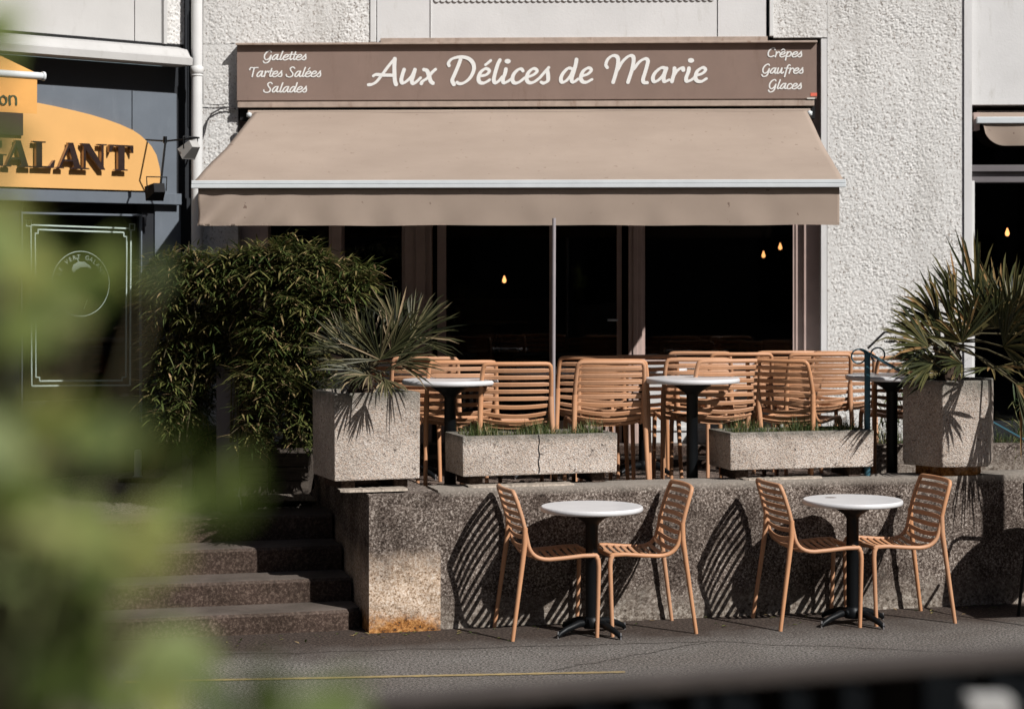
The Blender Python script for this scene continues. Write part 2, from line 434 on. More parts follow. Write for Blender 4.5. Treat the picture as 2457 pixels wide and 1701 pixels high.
# stone steps and the path above them
st = thing('stone_steps', Fw.P(upier0-1.5, -.1, 0), 'flight of four worn dark stone steps climbing left of the stained wall end', 'steps')
zs = [0, .12, .26, .41, .56]
for k in range(4):
    v0 = -.10-.32*k
    def sf(a, b, k=k, v0=v0):
        uu = upier0-.03-4.2*(1-a)
        return uu
    s = MB(); nU = 80
    wob = lambda x, y: .008*noise.noise(Vector((x*5, y*7, k*3.1)))+.005*noise.noise(Vector((x*19, y*9, k)))
    rows = []
    top = zs[k+1]; bot = zs[k]-.02
    for i in range(nU+1):
        uu = upier0-.02-4.2*(1-i/nU)
        chip = .05*max(0, (i/nU-.97)/.03) if k == 0 else 0
        w1, w2, w3 = wob(uu, 1), wob(uu, 2), wob(uu, 3)
        rows.append([Fw.P(uu, v0+w1*.8-chip, bot), Fw.P(uu, v0+w2-chip, (bot+top)/2), Fw.P(uu, v0+w3-chip, top-.02),
                     Fw.P(uu, v0-.015+w3-chip, top-.004), Fw.P(uu, v0-.05, top), Fw.P(uu, v0-.42, top), Fw.P(uu, v0-.42, bot)])
    vs = [p for r in rows for p in r]; m_ = 7
    s.add(vs, [(i*m_+j, (i+1)*m_+j, (i+1)*m_+j+1, i*m_+j+1) for i in range(nU) for j in range(m_-1)])
    s.add(rows[-1], [tuple(range(m_))]); s.add(rows[0], [tuple(range(m_))[::-1]])
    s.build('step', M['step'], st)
pp = MB(); uA = upier0-4.3
q0 = Fw.P(uA, -1.30, .556); q1 = Fw.P(upier0+.0, -1.30, .556)
pp.add([q0, q1, (-1.05, 16.4, .66), (-6.5, 16.4, .66)], [(0,1,2,3)])
tag(pp.build('path', M['path']), kind='structure')

# ---------------------------------------------------------------- terrace wall
tw = thing('terrace_wall', Fw.P(1, 0, 0), 'low brown roughcast retaining wall behind the street chairs, with stained pale end', 'wall')
def rough_face(mb, fr, u0, u1, v, z0, z1, step, amp, seed=0, top=True, depth=.3):
    nu = max(2, int((u1-u0)/step)); nv = max(2, int((z1-z0)/step))
    def fn(a, b):
        uu = u0+(u1-u0)*a; zz = z0+(z1-z0)*b
        e = min(1, 12*a, 12*(1-a), 10*(1-b))
        h = amp*(noise.noise(Vector((uu*9, zz*9, seed)))+.7*noise.noise(Vector((uu*27, zz*27, seed)))+.5*noise.noise(Vector((uu*60, zz*60, seed))))
        if b > .98: h -= .012
        return fr.P(uu, v+h*e, zz)
    mb.grid(fn, nu, nv)
wb = MB()
rough_face(wb, Fw, upier1, 3.0+.3, 0, -.02, WT, .022, .010, 3)
rough_face(wb, Fw, 3.3, 9, 0, -.02, WT, .06, .006, 5)
wb.fbox(Fw, upier1, 9, -.30, -.012, -.02, WT-.002)
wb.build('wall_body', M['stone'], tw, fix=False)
pb = MB()
rough_face(pb, Fw, upier0, upier1+.004, .035, -.02, WT-.012, .018, .010, 11)
pb.fbox(Fw, upier0, upier1+.004, -2.6, .022, -.02, WT-.014)
pb.build('wall_end', M['pier'], tw, fix=False, label='pale stained wall end block with orange stains at its foot')
for (a_, b_, v_) in ((822, 985, -.05), (1135, 1390, -.085), (1800, 1990, -.085)):
    cp = MB()
    ua_, ub_ = Fw.u(a_), Fw.u(b_); nn_ = 60
    top_ = []; bot_ = []; bk_ = []
    for i in range(nn_+1):
        uu = ua_+(ub_-ua_)*i/nn_; j_ = .016*noise.noise(Vector((uu*22, 1, 0)))+.008*noise.noise(Vector((uu*70, 2, 0))); e_ = .03*(abs(2*i/nn_-1)**8)
        h_ = .008+.006*noise.noise(Vector((uu*40, 4, 0)))
        top_.append(Fw.P(uu, v_+j_-e_, WT+h_)); bot_.append(Fw.P(uu, v_+j_+.008-e_, WT-.004)); bk_.append(Fw.P(uu, -.26, WT+h_))
    cp.add(bot_+top_+bk_, [(i, i+1, nn_+2+i, nn_+1+i) for i in range(nn_)]+[(nn_+1+i, nn_+2+i, 2*nn_+3+i, 2*nn_+2+i) for i in range(nn_)])
    cp.build('mortar_bed', M['coping'], tw)
# ---------------------------------------------------------------- low bed wall behind at the right
bwF = Frame(*Wp(2100, 650, 13.95).to_2d(), .10)
bw = thing('bed_wall', bwF.P(1, 0, TF), 'low grey roughcast planting bed wall behind the six-sided planter', 'wall')
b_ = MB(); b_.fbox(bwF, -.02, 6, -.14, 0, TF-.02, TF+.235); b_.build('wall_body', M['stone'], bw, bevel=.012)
b_ = MB(); b_.fbox(bwF, -.02, 6, -.9, -.14, TF-.02, TF+.19); b_.build('soil', M['soil'], bw)

# ---------------------------------------------------------------- cafe building
cb = thing('cafe_building', Ff.P(0, 0, TF), 'white roughcast building holding the cafe shopfront with brown window frames', 'building')
def render_wall(u0, u1, z0, z1, seed, step=.0062, name='rough_wall'):
    mb = MB(); nu = int((u1-u0)/step); nv = int((z1-z0)/step)
    def fn(a, b):
        uu = u0+(u1-u0)*a; zz = z0+(z1-z0)*b
        e = max(0, min(1, (uu-u0)/.05, (u1-uu)/.05, (z1-zz)/.05))
        p = Vector((uu*1.0+zz*.35, zz*1.1-uu*.2, seed))
        big_ = noise.noise(p*4)
        h = .28*noise.noise(p*30)+.55*noise.noise(p*88+Vector((3,1,0)))+.42*noise.noise(p*150)
        h = (h if h < .22 else .22+(h-.22)*.35)-.55*max(0, noise.noise(p*44+Vector((9,2,5)))-.30)
        return Ff.P(uu, .006+.0140*(.8+.6*big_)*h*e, zz)
    mb.grid(fn, nu, nv)
    mb.fbox(Ff, u0, u1, -.42, -.006, z0, z1)
    return mb.build(name, M['plaster'], cb, fix=False)
fu = lambda px, v=0: Ff.u(px, v)
zTop = 12.0
zs0 = Ff.z(1200, 104)                 # hood height
uL, uO0, uO1, uR = fu(486), fu(572), fu(1970), fu(2312)
render_wall(uL, uO0-.002, TF-.3, zs0, 1.0)
render_wall(uL, fu(903), zs0+.002, 4.13, 2.0)
render_wall(uO1+.045, uR, TF-.3, 4.13, 5.0)
render_wall(fu(1856), uO1+.043, zs0+.03, 4.13, 7.0)
s = MB()
s.fbox(Ff, uL, fu(903), -.42, 0, 4.132, zTop)
s.fbox(Ff, fu(1856), uR, -.42, 0, 4.132, zTop)
s.fbox(Ff, fu(905), fu(1720), -.42, .004, zs0-.4, zTop)
s.fbox(Ff, fu(1722.5), fu(1838), -.42, .009, zs0-.4, zTop)
s.fbox(Ff, uO1, uO1+.041, -.42, .012, TF-.3, zs0+.02)
s.fbox(Ff, fu(2312)+.002, fu(2331), -.42, .02, TF-.3, zTop)
s.fbox(Ff, fu(2331)+.001, 8, -.42, -.055, Ff.z(2400, 250), zTop)
s.build('smooth_wall', M['smooth'], cb)
s = MB()
s.fbox(Ff, fu(889), fu(903)-.002, 0, .017, zs0+.01, zTop)          # plain margins round the roughcast
s.fbox(Ff, fu(1846), fu(1856)-.002, -.1, .03, zs0+.04, zTop)
s.fbox(Ff, fu(1033), fu(1036), .004, .012, zs0-.1, zTop)
s.build('wall_margin', M['trimwhite'], cb, bevel=.003)
s = MB()
zz = Ff.z(1300, -2); x0, x1 = fu(1042), fu(1715); k = 0
nb = 46
for k in range(nb):
    uu = x0+(x1-x0)*(k+.5)/nb
    s.prism([((x1-x0)/nb*.5*math.cos(R(180+a)), .022*math.sin(R(180+a))) for a in range(0, 181, 30)], lambda a, b, v, uu=uu: Ff.P(uu+a, v, zz+b), .004, .014)
s.fbox(Ff, x0, x1, .004, .014, zz+.0005, zz+.6)
s.build('scalloped_moulding', M['trimwhite'], cb)
# foundation under the shopfront
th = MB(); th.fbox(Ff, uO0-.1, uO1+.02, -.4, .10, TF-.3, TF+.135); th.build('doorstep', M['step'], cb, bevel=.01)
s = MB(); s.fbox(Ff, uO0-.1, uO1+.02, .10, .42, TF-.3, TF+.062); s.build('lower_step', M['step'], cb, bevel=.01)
zb = TF+.135
zsill = Ff.z(1700, 884, -.1)
zhead = Ff.z(1200, 255, -.1)+.15
def frame_post(px0, px1, v0, v1, z0, z1, mb): mb.fbox(Ff, fu(px0, v1), fu(px1, v1), v0, v1, z0, z1)
fm = MB()
frame_post(574, 643, -.2, -.09, zb, zhead, fm); frame_post(622, 643, -.1, -.075, zb, zhead, fm)
frame_post(796, 820, -.2, -.10, zsill+.03, zhead, fm)
frame_post(971, 1036, -.2, -.09, zb, zhead, fm); frame_post(998, 1020, -.1, -.07, zb, zhead, fm)
frame_post(1929, 1970, -.25, -.08, zb, zhead, fm); frame_post(1909, 1930, -.2, -.12, zb, zhead, fm)
fm.fbox(Ff, fu(574), fu(1970), -.2, -.085, zhead-.10, zhead+.3)
fm.fbox(Ff, fu(574), fu(1970), -.2, -.095, 2.62, 2.70)
fm.build('window_frame', M['brownframe'], cb, bevel=.004)
fm = MB(); frame_post(1508, 1541, -.2, -.03, zb, zhead, fm); frame_post(1519, 1530, -.04, -.018, zb, zhead, fm)
fm.build('door_post', M['brownframe'], cb, bevel=.004)
for (a_, b2) in ((645, 971), (1541, 1909)):
    bk = MB()
    bk.fbox(Ff, fu(a_, -.1), fu(b2, -.1), -.2, -.10, zb, zsill)
    bk.fbox(Ff, fu(a_, -.1), fu(b2, -.1), -.2, -.05, zsill-.0, zsill+.03)
    w_ = (fu(b2, -.1)-fu(a_, -.1)); 
    bk.fbox(Ff, fu(a_, -.1)+.05, fu(b2, -.1)-.05, -.105, -.088, zb+.09, zb+.12)
    bk.fbox(Ff, fu(a_, -.1)+.05, fu(b2, -.1)-.05, -.105, -.088, zsill-.09, zsill-.06)
    bk.build('bulkhead_panel', M['trimwhite'], cb, bevel=.003)
def pane(par, px0, px1, z0, z1, v=-.15):
    MB().fbox(Ff, fu(px0, v), fu(px1, v), v-.006, v, z0, z1).build('pane', M['glass'], par)
for (a_, b2) in ((643, 796), (820, 971), (1541, 1909)):
    wf = MB(); v = -.14
    x0, x1 = fu(a_, v), fu(b2, v); z0, z1 = zsill+.03, zhead-.1
    for (p, q, r_, s_) in ((x0, x1, z0, z0+.03), (x0, x1, z1-.03, z1), (x0, x0+.02, z0+.03, z1-.03), (x1-.02, x1, z0+.03, z1-.03)):
        wf.fbox(Ff, p, q, -.175, -.13, r_, s_)
    wo = wf.build('window', M['brownframe'], cb)
    pane(wo, a_+4, b2-4, z0+.02, z1-.02)
dr = MB(); v = -.12
frame_post(1049, 1070, -.17, -.11, zb, zhead-.1, dr)
x0, x1 = fu(1070, v), fu(1318, v)
dr.fbox(Ff, x0, x1, -.17, -.115, zb, zb+.16); dr.fbox(Ff, x0, x1, -.17, -.115, 2.50, 2.61)
frame_post(1318, 1332, -.17, -.11, zb, zhead-.1, dr)
d1 = dr.build('door', M['brownframe'], cb, bevel=.003); pane(d1, 1066, 1322, zb+.1, 2.6, -.14)
dr = MB(); x0, x1 = fu(1334, v), fu(1480, v)
frame_post(1480, 1492, -.17, -.11, zb, zhead-.1, dr)
dr.fbox(Ff, x0, x1, -.17, -.115, zb, zb+.16); dr.fbox(Ff, x0, x1, -.17, -.115, 2.50, 2.61)
d2 = dr.build('door', M['brownframe'], cb, bevel=.003); pane(d2, 1334, 1484, zb+.1, 2.6, -.14)
hd = MB(); hx, hz = Ff.uz(1474, 768, -.08)
hd.tube([Ff.P(hx+.02, -.11, hz), Ff.P(hx+.02, -.06, hz), Ff.P(hx-.05, -.06, hz)], .008)
hd.build('handle', M['barmetal'], d2)
# dark rooms behind the glass
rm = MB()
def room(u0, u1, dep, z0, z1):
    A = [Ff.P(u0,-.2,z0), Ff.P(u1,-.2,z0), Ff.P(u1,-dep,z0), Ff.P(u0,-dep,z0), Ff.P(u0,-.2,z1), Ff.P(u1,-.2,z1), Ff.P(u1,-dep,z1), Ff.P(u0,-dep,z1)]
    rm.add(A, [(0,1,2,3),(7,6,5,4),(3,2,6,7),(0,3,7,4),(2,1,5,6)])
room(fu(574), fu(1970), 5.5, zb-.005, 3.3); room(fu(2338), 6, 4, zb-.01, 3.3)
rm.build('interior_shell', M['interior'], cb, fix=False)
# rest of the block: upper storeys and roof depth so nothing shows as thin
s = MB(); s.fbox(Ff, uL, 8, -8, -5.6, TF-.3, zTop); s.fbox(Ff, uL, 8, -5.6, -.43, 3.35, zTop); s.fbox(Ff, uL, fu(574)-.02, -5.6, -.43, TF-.3, 3.34)
s.build('block', M['smooth'], cb)
# right-hand shopfront
s = MB(); px = 2400
s.fbox(Ff, fu(2333), 8, -.2, -.06, Ff.z(px, 438, -.06), Ff.z(px, 414, -.06)); s.fbox(Ff, fu(2333), 8, -.2, -.03, Ff.z(px, 412, -.03), Ff.z(px, 396, -.03))
s.build('lintel', M['greybox'], cb, bevel=.004)
s = MB(); s.fbox(Ff, fu(2331)+.001, fu(2341), -.16, -.04, TF, 2.72); s.build('door_jamb', M['trimwhite'], cb)
s = MB(); s.fbox(Ff, fu(2341), 7, -.17, -.16, TF+.1, 3.2); s.build('pane', M['glass'], cb)
s = MB(); s.fbox(Ff, fu(2341), 7, -.3, -.05, TF-.2, TF+.30); s.build('plinth', M['darkwall'], cb)

# interior things
def bulb(px, py, v, label, st=9, r=.016):
    u, z = Ff.uz(px, py, -v); p = Ff.P(u, -v, z)
    t_ = thing('pendant_lamp', p, label, 'lamp', 'bare bulbs glowing inside the dark rooms')
    MB().lathe([(.001,-r*1.3),(r*.7,-r),(r,-.2*r),(r*.75,r*.8),(r*.35,r*1.8),(r*.3,r*2.3)], p, 14).build('bulb', emis('bulb glow %d' % px, (1,.42,.14), st*.6), t_)
    MB().tube([p+Vector((0,0,r*2.2)), (p.x, p.y, 3.29)], .003, 5).build('cord', M['black'], t_)
bulb(1210, 673, 2.4, 'single warm bare bulb glowing behind the left door glass', 12, .017)
bulb(1872, 594, 2.0, 'warm teardrop bulb, higher of the pair in the right window', 9)
bulb(1832, 613, 2.3, 'warm teardrop bulb, lower of the pair in the right window', 9)
bulb(1912, 596, 2.8, 'faint small red bulb almost hidden by the right window frame', 2, .010)
bulb(2417, 560, 1.6, 'square warm light inside the shop at the right edge', 12, .018)
def intable(px, py, v, label):
    u, z = Ff.uz(px, py, -v); p = Ff.P(u, -v, zb)
    t_ = thing('indoor_table', p, label, 'table', 'tables inside the cafe')
    h = z-zb
    MB().lathe([(.02,h-.02),(.27,h-.02),(.28,h-.01),(.27,h)], p, 28).build('tabletop', M['table_white'], t_)
    MB().lathe([(.2,0),(.2,.02),(.03,.04),(.03,h-.02)], p, 16).build('pedestal', M['blackmetal'], t_)
intable(1194, 772, 1.9, 'small round table dimly seen through the left door glass')
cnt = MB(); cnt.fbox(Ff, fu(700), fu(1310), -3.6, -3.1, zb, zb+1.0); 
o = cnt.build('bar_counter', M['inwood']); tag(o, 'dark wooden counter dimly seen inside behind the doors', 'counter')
for i, (a_, lb) in enumerate(((1604, 'left clear glass standing inside the right window'), (1715, 'middle clear glass on the inner sill of the right window'), (1738, 'right clear glass on the inner sill of the right window'))):
    u, z = Ff.uz(a_, 835, -.3); p = Ff.P(u, -.3, zsill+.03)
    o = MB().lathe([(.02,0),(.022,.003),(.028,.09),(.03,.10)], p, 16).build('drinking_glass', M['barmetal']); tag(o, lb, 'glass', 'glasses inside the right window')
sl_ = MB().fbox(Ff, fu(1545), fu(1905), -.55, -.205, zsill-.02, zsill+.028).build('inner_sill', M['inwood'], cb)

# ---------------------------------------------------------------- shop sign
sg = thing('shop_sign', Ff.P(0, .05, Ff.z(1200, 241)), 'long brown shop sign with white script above the beige awning', 'sign')
us0, us1 = fu(566, .10), fu(1961, .10)
zt, zbm = Ff.z(1200, 106, .10), Ff.z(1200, 239, .10)
MB().fbox(Ff, us0+.004, us1-.002, .0, .075, zbm, zt-.002).build('sign_panel', M['signcloth'], sg)
rim = MB(); rim.fbox(Ff, us0, us1, .0, .115, zt, zt+.014)
rim.fbox(Ff, fu(915), fu(1840), -.02, .06, zt+.015, zt+.05)
rim.build('sign_hood', M['signrim'], sg, bevel=.002)
MB().fbox(Ff, us0+.01, us1-.02, .0, .09, zbm-.052, zbm-.012).fbox(Ff, us0+.01, us1-.02, .0, .06, zbm-.012, zbm-.0005).build('lower_rail', M['signrim'], sg, bevel=.003)
MB().fbox(Ff, us0+.02, us1-.01, -.2, .035, zbm-.14, zbm-.053).build('cassette', M['black'], sg)

def stroke_ribbon(mb, pts, wfn, place, vv):
    # Catmull-Rom through pts, broad-nib width
    P = [Vector((a, b, 0)) for a, b in pts]
    if len(P) == 2: P = [P[0], (P[0]+P[1])/2, P[1]]
    P = [P[0]*2-P[1]]+P+[P[-1]*2-P[-2]]
    out = []
    for i in range(1, len(P)-2):
        for k in range(8):
            t_ = k/8; a, b, c, d = P[i-1], P[i], P[i+1], P[i+2]
            out.append(.5*((2*b)+(-a+c)*t_+(2*a-5*b+4*c-d)*t_*t_+(-a+3*b-3*c+d)*t_**3))
    out.append(P[-2])
    n = len(out); L = []; Rr = []
    for i, p in enumerate(out):
        d = out[min(i+1, n-1)]-out[max(i-1, 0)]; d.normalize(); nn = Vector((-d.y, d.x, 0))
        w_ = wfn(d, i/(n-1))/2; L.append(p+nn*w_); Rr.append(p-nn*w_)
    base = len(mb.v)
    vs = []
    for i in range(n): 
        dv = vv+.0003*i/n
        vs += [place(L[i].x, L[i].y, dv), place(Rr[i].x, Rr[i].y, dv)]
    mb.add(vs, [(2*i, 2*i+1, 2*i+3, 2*i+2) for i in range(n-1)])
    for (c, sgn, i, dv) in ((out[0], -1, 0, vv-.0002), (out[-1], 1, n-1, vv+.0005)):
        d = (out[1]-out[0]) if i == 0 else (out[-1]-out[-2]); d.normalize(); d *= sgn
        w_ = (L[i]-Rr[i]).length/2; nn = Vector((-d.y, d.x, 0))
        arc = [c+nn*w_*math.cos(a)+d*w_*math.sin(a) for a in [math.pi*q/8 for q in range(9)]]
        mb.add([place(q.x, q.y, dv) for q in arc], [tuple(range(9))])

big1 = [[(70,472),(115,466),(170,432),(240,345),(310,250),(388,158)],[(388,160),(382,250),(384,350),(390,430),(402,466)],[(128,368),(160,350),(250,356),(368,358)],
 [(500,290),(480,350),(466,415),(482,452),(530,430),(590,370),(628,290)],[(630,290),(608,370),(592,425),(612,458),(655,430),(698,388)],
 [(738,290),(775,305),(800,370),(820,430),(845,452)],[(878,286),(830,330),(780,392),(722,430),(706,458)],
 [(1178,168),(1152,240),(1110,340),(1080,410),(1084,440),(1098,466)],[(1040,242),(1034,210),(1080,160),(1180,138),(1275,158),(1332,220),(1336,300),(1292,390),(1222,448),(1165,460),(1138,444)],
 [(1432,366),(1490,350),(1524,312),(1508,284),(1470,282),(1420,322),(1394,390),(1408,440),(1450,452),(1495,435),(1530,412)],[(1478,232),(1512,206),(1542,180)],
 [(1652,175),(1625,230),(1592,340),(1578,415),(1598,450),(1640,425),(1680,378)],[(1724,285),(1712,340),(1688,405),(1700,448),(1750,430),(1800,392)],
 [(1928,305),(1912,284),(1870,292),(1822,340),(1802,400),(1822,448),(1880,442),(1955,385)],
 [(1990,378),(2055,352),(2098,312),(2080,282),(2040,284),(1992,330),(1972,400),(2000,445),(2058,440),(2130,390)],
 [(2130,390),(2190,320),(2240,264)],[(2222,300),(2232,370),(2226,425),(2180,452),(2148,442)]]
big2 = [[(362,316),(300,308),(235,370),(202,440),(216,494),(270,478),(330,410),(368,325)],[(412,190),(400,260),(376,350),(348,440),(352,484),(382,490),(435,452)],
 [(470,412),(555,390),(608,342),(598,308),(560,306),(500,350),(470,430),(492,486),(550,494),(622,456)],
 [(826,296),(808,260),(832,190),(890,142),(948,144),(974,190),(964,290),(930,420),(906,496)],[(968,330),(1030,222),(1110,148),(1165,142),(1184,190),(1165,310),(1128,430),(1106,496)],
 [(1184,320),(1260,222),(1338,180),(1374,206),(1364,270),(1332,380),(1310,455),(1322,498),(1366,502)],
 [(1616,306),(1550,304),(1472,370),(1442,440),(1462,488),(1520,466),(1580,400),(1608,330)],[(1628,308),(1605,370),(1588,440),(1602,486),(1665,462)],
 [(1735,308),(1730,370),(1712,435),(1700,486)],[(1718,420),(1760,352),(1805,314),(1845,304),(1852,330)],
 [(1930,308),(1920,360),(1892,435),(1902,482),(1958,466),(2005,430)],
 [(2022,405),(2105,380),(2152,334),(2138,304),(2100,304),(2040,350),(2016,430),(2042,478),(2100,484),(2166,446)]]
txt = MB()
def plc(ox, oy, sc):
    def f(a, b, dv):
        u, z = Ff.uz(ox+a/sc, oy+b/sc, .076); return Ff.P(u, .0765+dv, z)
    return f
cnt_ = 0
for strokes, ox, oy, sc, wk in ((big1, 870, 110, 5.013, 1.0), (big2, 1310, 110, 5.624, 1.12)):
    f = plc(ox, oy, sc)
    for s_ in strokes:
        cnt_ += 1
        stroke_ribbon(txt, s_, lambda d, t_: wk*(30+20*abs(d.x*.45+d.y*.9)*(1 if d.y*1 > -.2 else .55)), f, .0006*(cnt_ % 5))
for (cx_, cy_, r_, f) in ((1745, 190, 34, plc(870,110,5.013)), (1957, 202, 38, plc(1310,110,5.624))):
    txt.add([f(cx_+r_*1.1*math.cos(a*math.pi/10), cy_+r_*.85*math.sin(a*math.pi/10), .001) for a in range(20)], [tuple(range(20))])
G = {
 'a': ([[(92,94),(60,98),(22,62),(6,24),(16,2),(44,12),(74,54),(92,88)],[(98,98),(86,60),(78,22),(88,2),(118,18)]], 112),
 'e': ([[(18,46),(60,54),(88,78),(78,97),(55,97),(22,70),(6,35),(16,4),(50,2),(92,26)]], 92),
 'l': ([[(62,165),(46,120),(24,50),(14,14),(28,2),(58,24)]], 58),
 't': ([[(52,145),(36,90),(22,30),(30,2),(60,22)],[(10,100),(72,100)]], 58),
 's': ([[(-6,26),(35,65),(62,104)],[(56,88),(64,50),(58,16),(35,1),(12,8)]], 76),
 'r': ([[(30,98),(24,50),(10,2)],[(22,55),(50,88),(74,98),(80,80)]], 80),
 'd': ([[(92,92),(60,98),(22,62),(6,24),(16,2),(44,12),(74,54),(92,88)],[(124,166),(108,110),(90,60),(80,18),(90,2),(118,20)]], 116),
 'u': ([[(26,98),(14,50),(6,15),(20,1),(55,30),(84,98)],[(86,98),(76,50),(70,15),(85,2),(112,25)]], 110),
 'c': ([[(82,80),(70,97),(36,86),(10,42),(18,5),(54,5),(84,28)]], 86),
 'f': ([[(112,150),(92,158),(66,120),(46,50),(28,-25),(18,-60)],[(20,96),(88,96)]], 84),
 'p': ([[(32,96),(22,40),(2,-60)],[(18,40),(50,90),(82,96),(92,62),(66,16),(28,6)]], 104),
 'G': ([[(124,150),(106,172),(60,150),(22,92),(20,28),(52,2),(94,32),(120,82)],[(122,85),(106,10),(70,-46),(20,-56),(0,-25)]], 134),
 'T': ([[(0,125),(22,162),(70,158),(138,164)],[(76,158),(60,90),(42,2)]], 112),
 'S': ([[(135,150),(110,174),(68,152),(72,110),(104,60),(94,14),(50,-6),(6,10),(0,38)]], 132),
 'C': ([[(124,138),(116,168),(80,168),(26,110),(16,35),(50,2),(108,24)]], 118), ' ': ([], 60)}
def small(text, cxp, base, xh, width, acc=None):
    tot = sum(G[c][1] for c in text); sc = width/tot; x = cxp-width/2; k = xh/100
    for i, c in enumerate(text):
        for s_ in G[c][0]:
            global cnt_
            cnt_ += 1
            def f(a, b, dv, x=x):
                u, z = Ff.uz(a, b, .076); return Ff.P(u, .0765+dv, z)
            stroke_ribbon(txt, [(x+a*sc, base-b*k) for a, b in s_], lambda d, t_: 2.5+.9*abs(d.y), f, .0006*(cnt_ % 5))
        if acc and acc[0] == i:
            for s_ in acc[1]: stroke_ribbon(txt, [(x+a*sc, base-b*k) for a, b in s_], lambda d, t_: 2.3, f, .0035)
        x += G[c][1]*sc
txt.build('lettering', M['letter'], sg, fix=False, label='large white script words in the middle of the sign'); txt = MB()
small('Galettes', 684, 144.5, 12.8, 104)
small('Tartes Salées'.replace('é', 'e'), 685, 185, 13.5, 172, (10, [[(50,125),(80,160)]]))
small('Salades', 685, 222, 13.5, 104)
txt.build('lettering', M['letter'], sg, fix=False, label='three small white script lines at the left end'); txt = MB()
small('Crepes', 1883, 137.5, 12.5, 84, (2, [[(25,125),(60,155)],[(60,155),(85,125)]]))
small('Gaufres', 1878, 177, 13, 100)
small('Glaces', 1884, 214, 13, 80)
txt.build('lettering', M['letter'], sg, fix=False, label='three small white script lines at the right end')
lb = MB(); u_, z_ = Ff.uz(1953, 226, .08); lb.fbox(Ff, u_-.024, u_+.022, .0755, .0785, z_-.016, z_+.008); lb.build('maker_label', M['red'], sg)
lb = MB(); u_, z_ = Ff.uz(1948, 235, .09); lb.fbox(Ff, u_-.035, u_+.02, .0755, .098, z_-.010, z_-.001); lb.build('end_cap', M['creamlabel'], sg)

# ---------------------------------------------------------------- main awning
va0 = .10; va1 = 2.38
ua0, ua1 = Ff.u(611, va0), Ff.u(1935, va0)
za0, za1 = Ff.z(1300, 268, va0), Ff.z(1300, 431, va1)
aw = thing('cafe_awning', Ff.P(0, 1.2, za1), 'large beige cloth awning stretched out over the cafe terrace', 'awning')
mb = MB()
def afn(a, b):
    sag = -.035*math.sin(math.pi*b)*(1-.2*math.cos(2*math.pi*a))
    wr = (1-b**6)*.010*noise.noise(Vector((a*5, b*2.2, 0)))+.006*noise.noise(Vector((a*3+b*6, b*7-a*9, 4)))*b
    x = min(a, 1-a); crn = .03*math.exp(-x*10)*b*math.sin(b*9+a*20)*.35
    return Ff.P(ua0+(ua1-ua0)*a, va0+(va1-va0)*b, za0+(za1-.006-za0)*b+sag*.6+wr+crn*(1-b**6))
mb.grid(afn, 120, 60)
ob = mb.build('canopy', M['awning'], aw, fix=False)
sm = ob.modifiers.new('thick', 'SOLIDIFY'); sm.thickness = .002
for sa in (.335, .668, .772):
    sm_ = MB(); a1_ = sa
    for i in range(40):
        q = [afn(a1_-.0013, i/40), afn(a1_+.0013, i/40), afn(a1_+.0013, (i+1)/40), afn(a1_-.0013, (i+1)/40)]
        sm_.add([p_+Vector((0,0,.0022)) for p_ in q], [(0,1,2,3)], True)
    sm_.build('seam', M['awning'], ob, fix=False)
br = MB(); zb_ = za1
br.fbox(Ff, ua0-.012, ua1+.012, va1-.02, va1+.045, zb_-.052, zb_-.028)
br.fbox(Ff, ua0-.012, ua1+.012, va1-.02, va1+.038, zb_-.026, zb_-.004)
br.fbox(Ff, ua0-.005, ua1+.005, va1-.02, va1+.020, zb_-.030, zb_-.022)
br.build('front_bar', M['barmetal'], aw, bevel=.008, seg=3)
zv1 = Ff.z(1300, 541, va1+.01)
mb = MB()
def vfn(a, b):
    uu = ua0+.025+(ua1-ua0-.05)*a
    fold = (.024*math.sin(a*130+7*b)*math.exp(-a*13)+.007*noise.noise(Vector((a*24, b*1.2, 9)))+.004*math.sin(a*61))*b
    return Ff.P(uu, va1+.008+fold, zb_-.05+(zv1-zb_+.05)*b+(.006*noise.noise(Vector((a*9, 0, 2))))*b)
mb.grid(vfn, 260, 16)
ob = mb.build('valance', M['awning'], aw, fix=False)
sm = ob.modifiers.new('thick', 'SOLIDIFY'); sm.thickness = .002
hm = MB()
for i in range(100):
    hm.add([vfn(i/100, .93)+Ff.V*.0035, vfn((i+1)/100, .93)+Ff.V*.0035, vfn((i+1)/100, 1.0)+Ff.V*.0035, vfn(i/100, 1.0)+Ff.V*.0035], [(0,1,2,3)], True)
hm.build('hem', M['awning'], aw, fix=False)
for sx in (0, 1):
    am = MB(); uu = ua0+.45 if sx == 0 else ua1-.45; dd = .5 if sx == 0 else -.5
    e_ = Ff.P(uu+dd*1.1, 1.25, (za0+za1)/2-.16)
    am.tube([Ff.P(uu, .1, za0-.12), e_, Ff.P(uu-dd*.2, va1-.03, zb_-.045)], .018, 8)
    am.build('folding_arm', M['barmetal'], aw)
rl = MB(); rl.tube([Ff.P(ua0-.05, .07, za0-.012), Ff.P(ua1+.03, .07, za0-.012)], .030, 12); rl.build('roller', M['awning'], aw)
for uu in (ua0-.035, ua1+.02):
    e_ = MB(); e_.lathe([(.001,-.02),(.018,-.015),(.02,.01),(.001,.02)], Ff.P(uu, .13, za0-.02), 12); e_.build('roller_cap', M['barmetal'], aw)

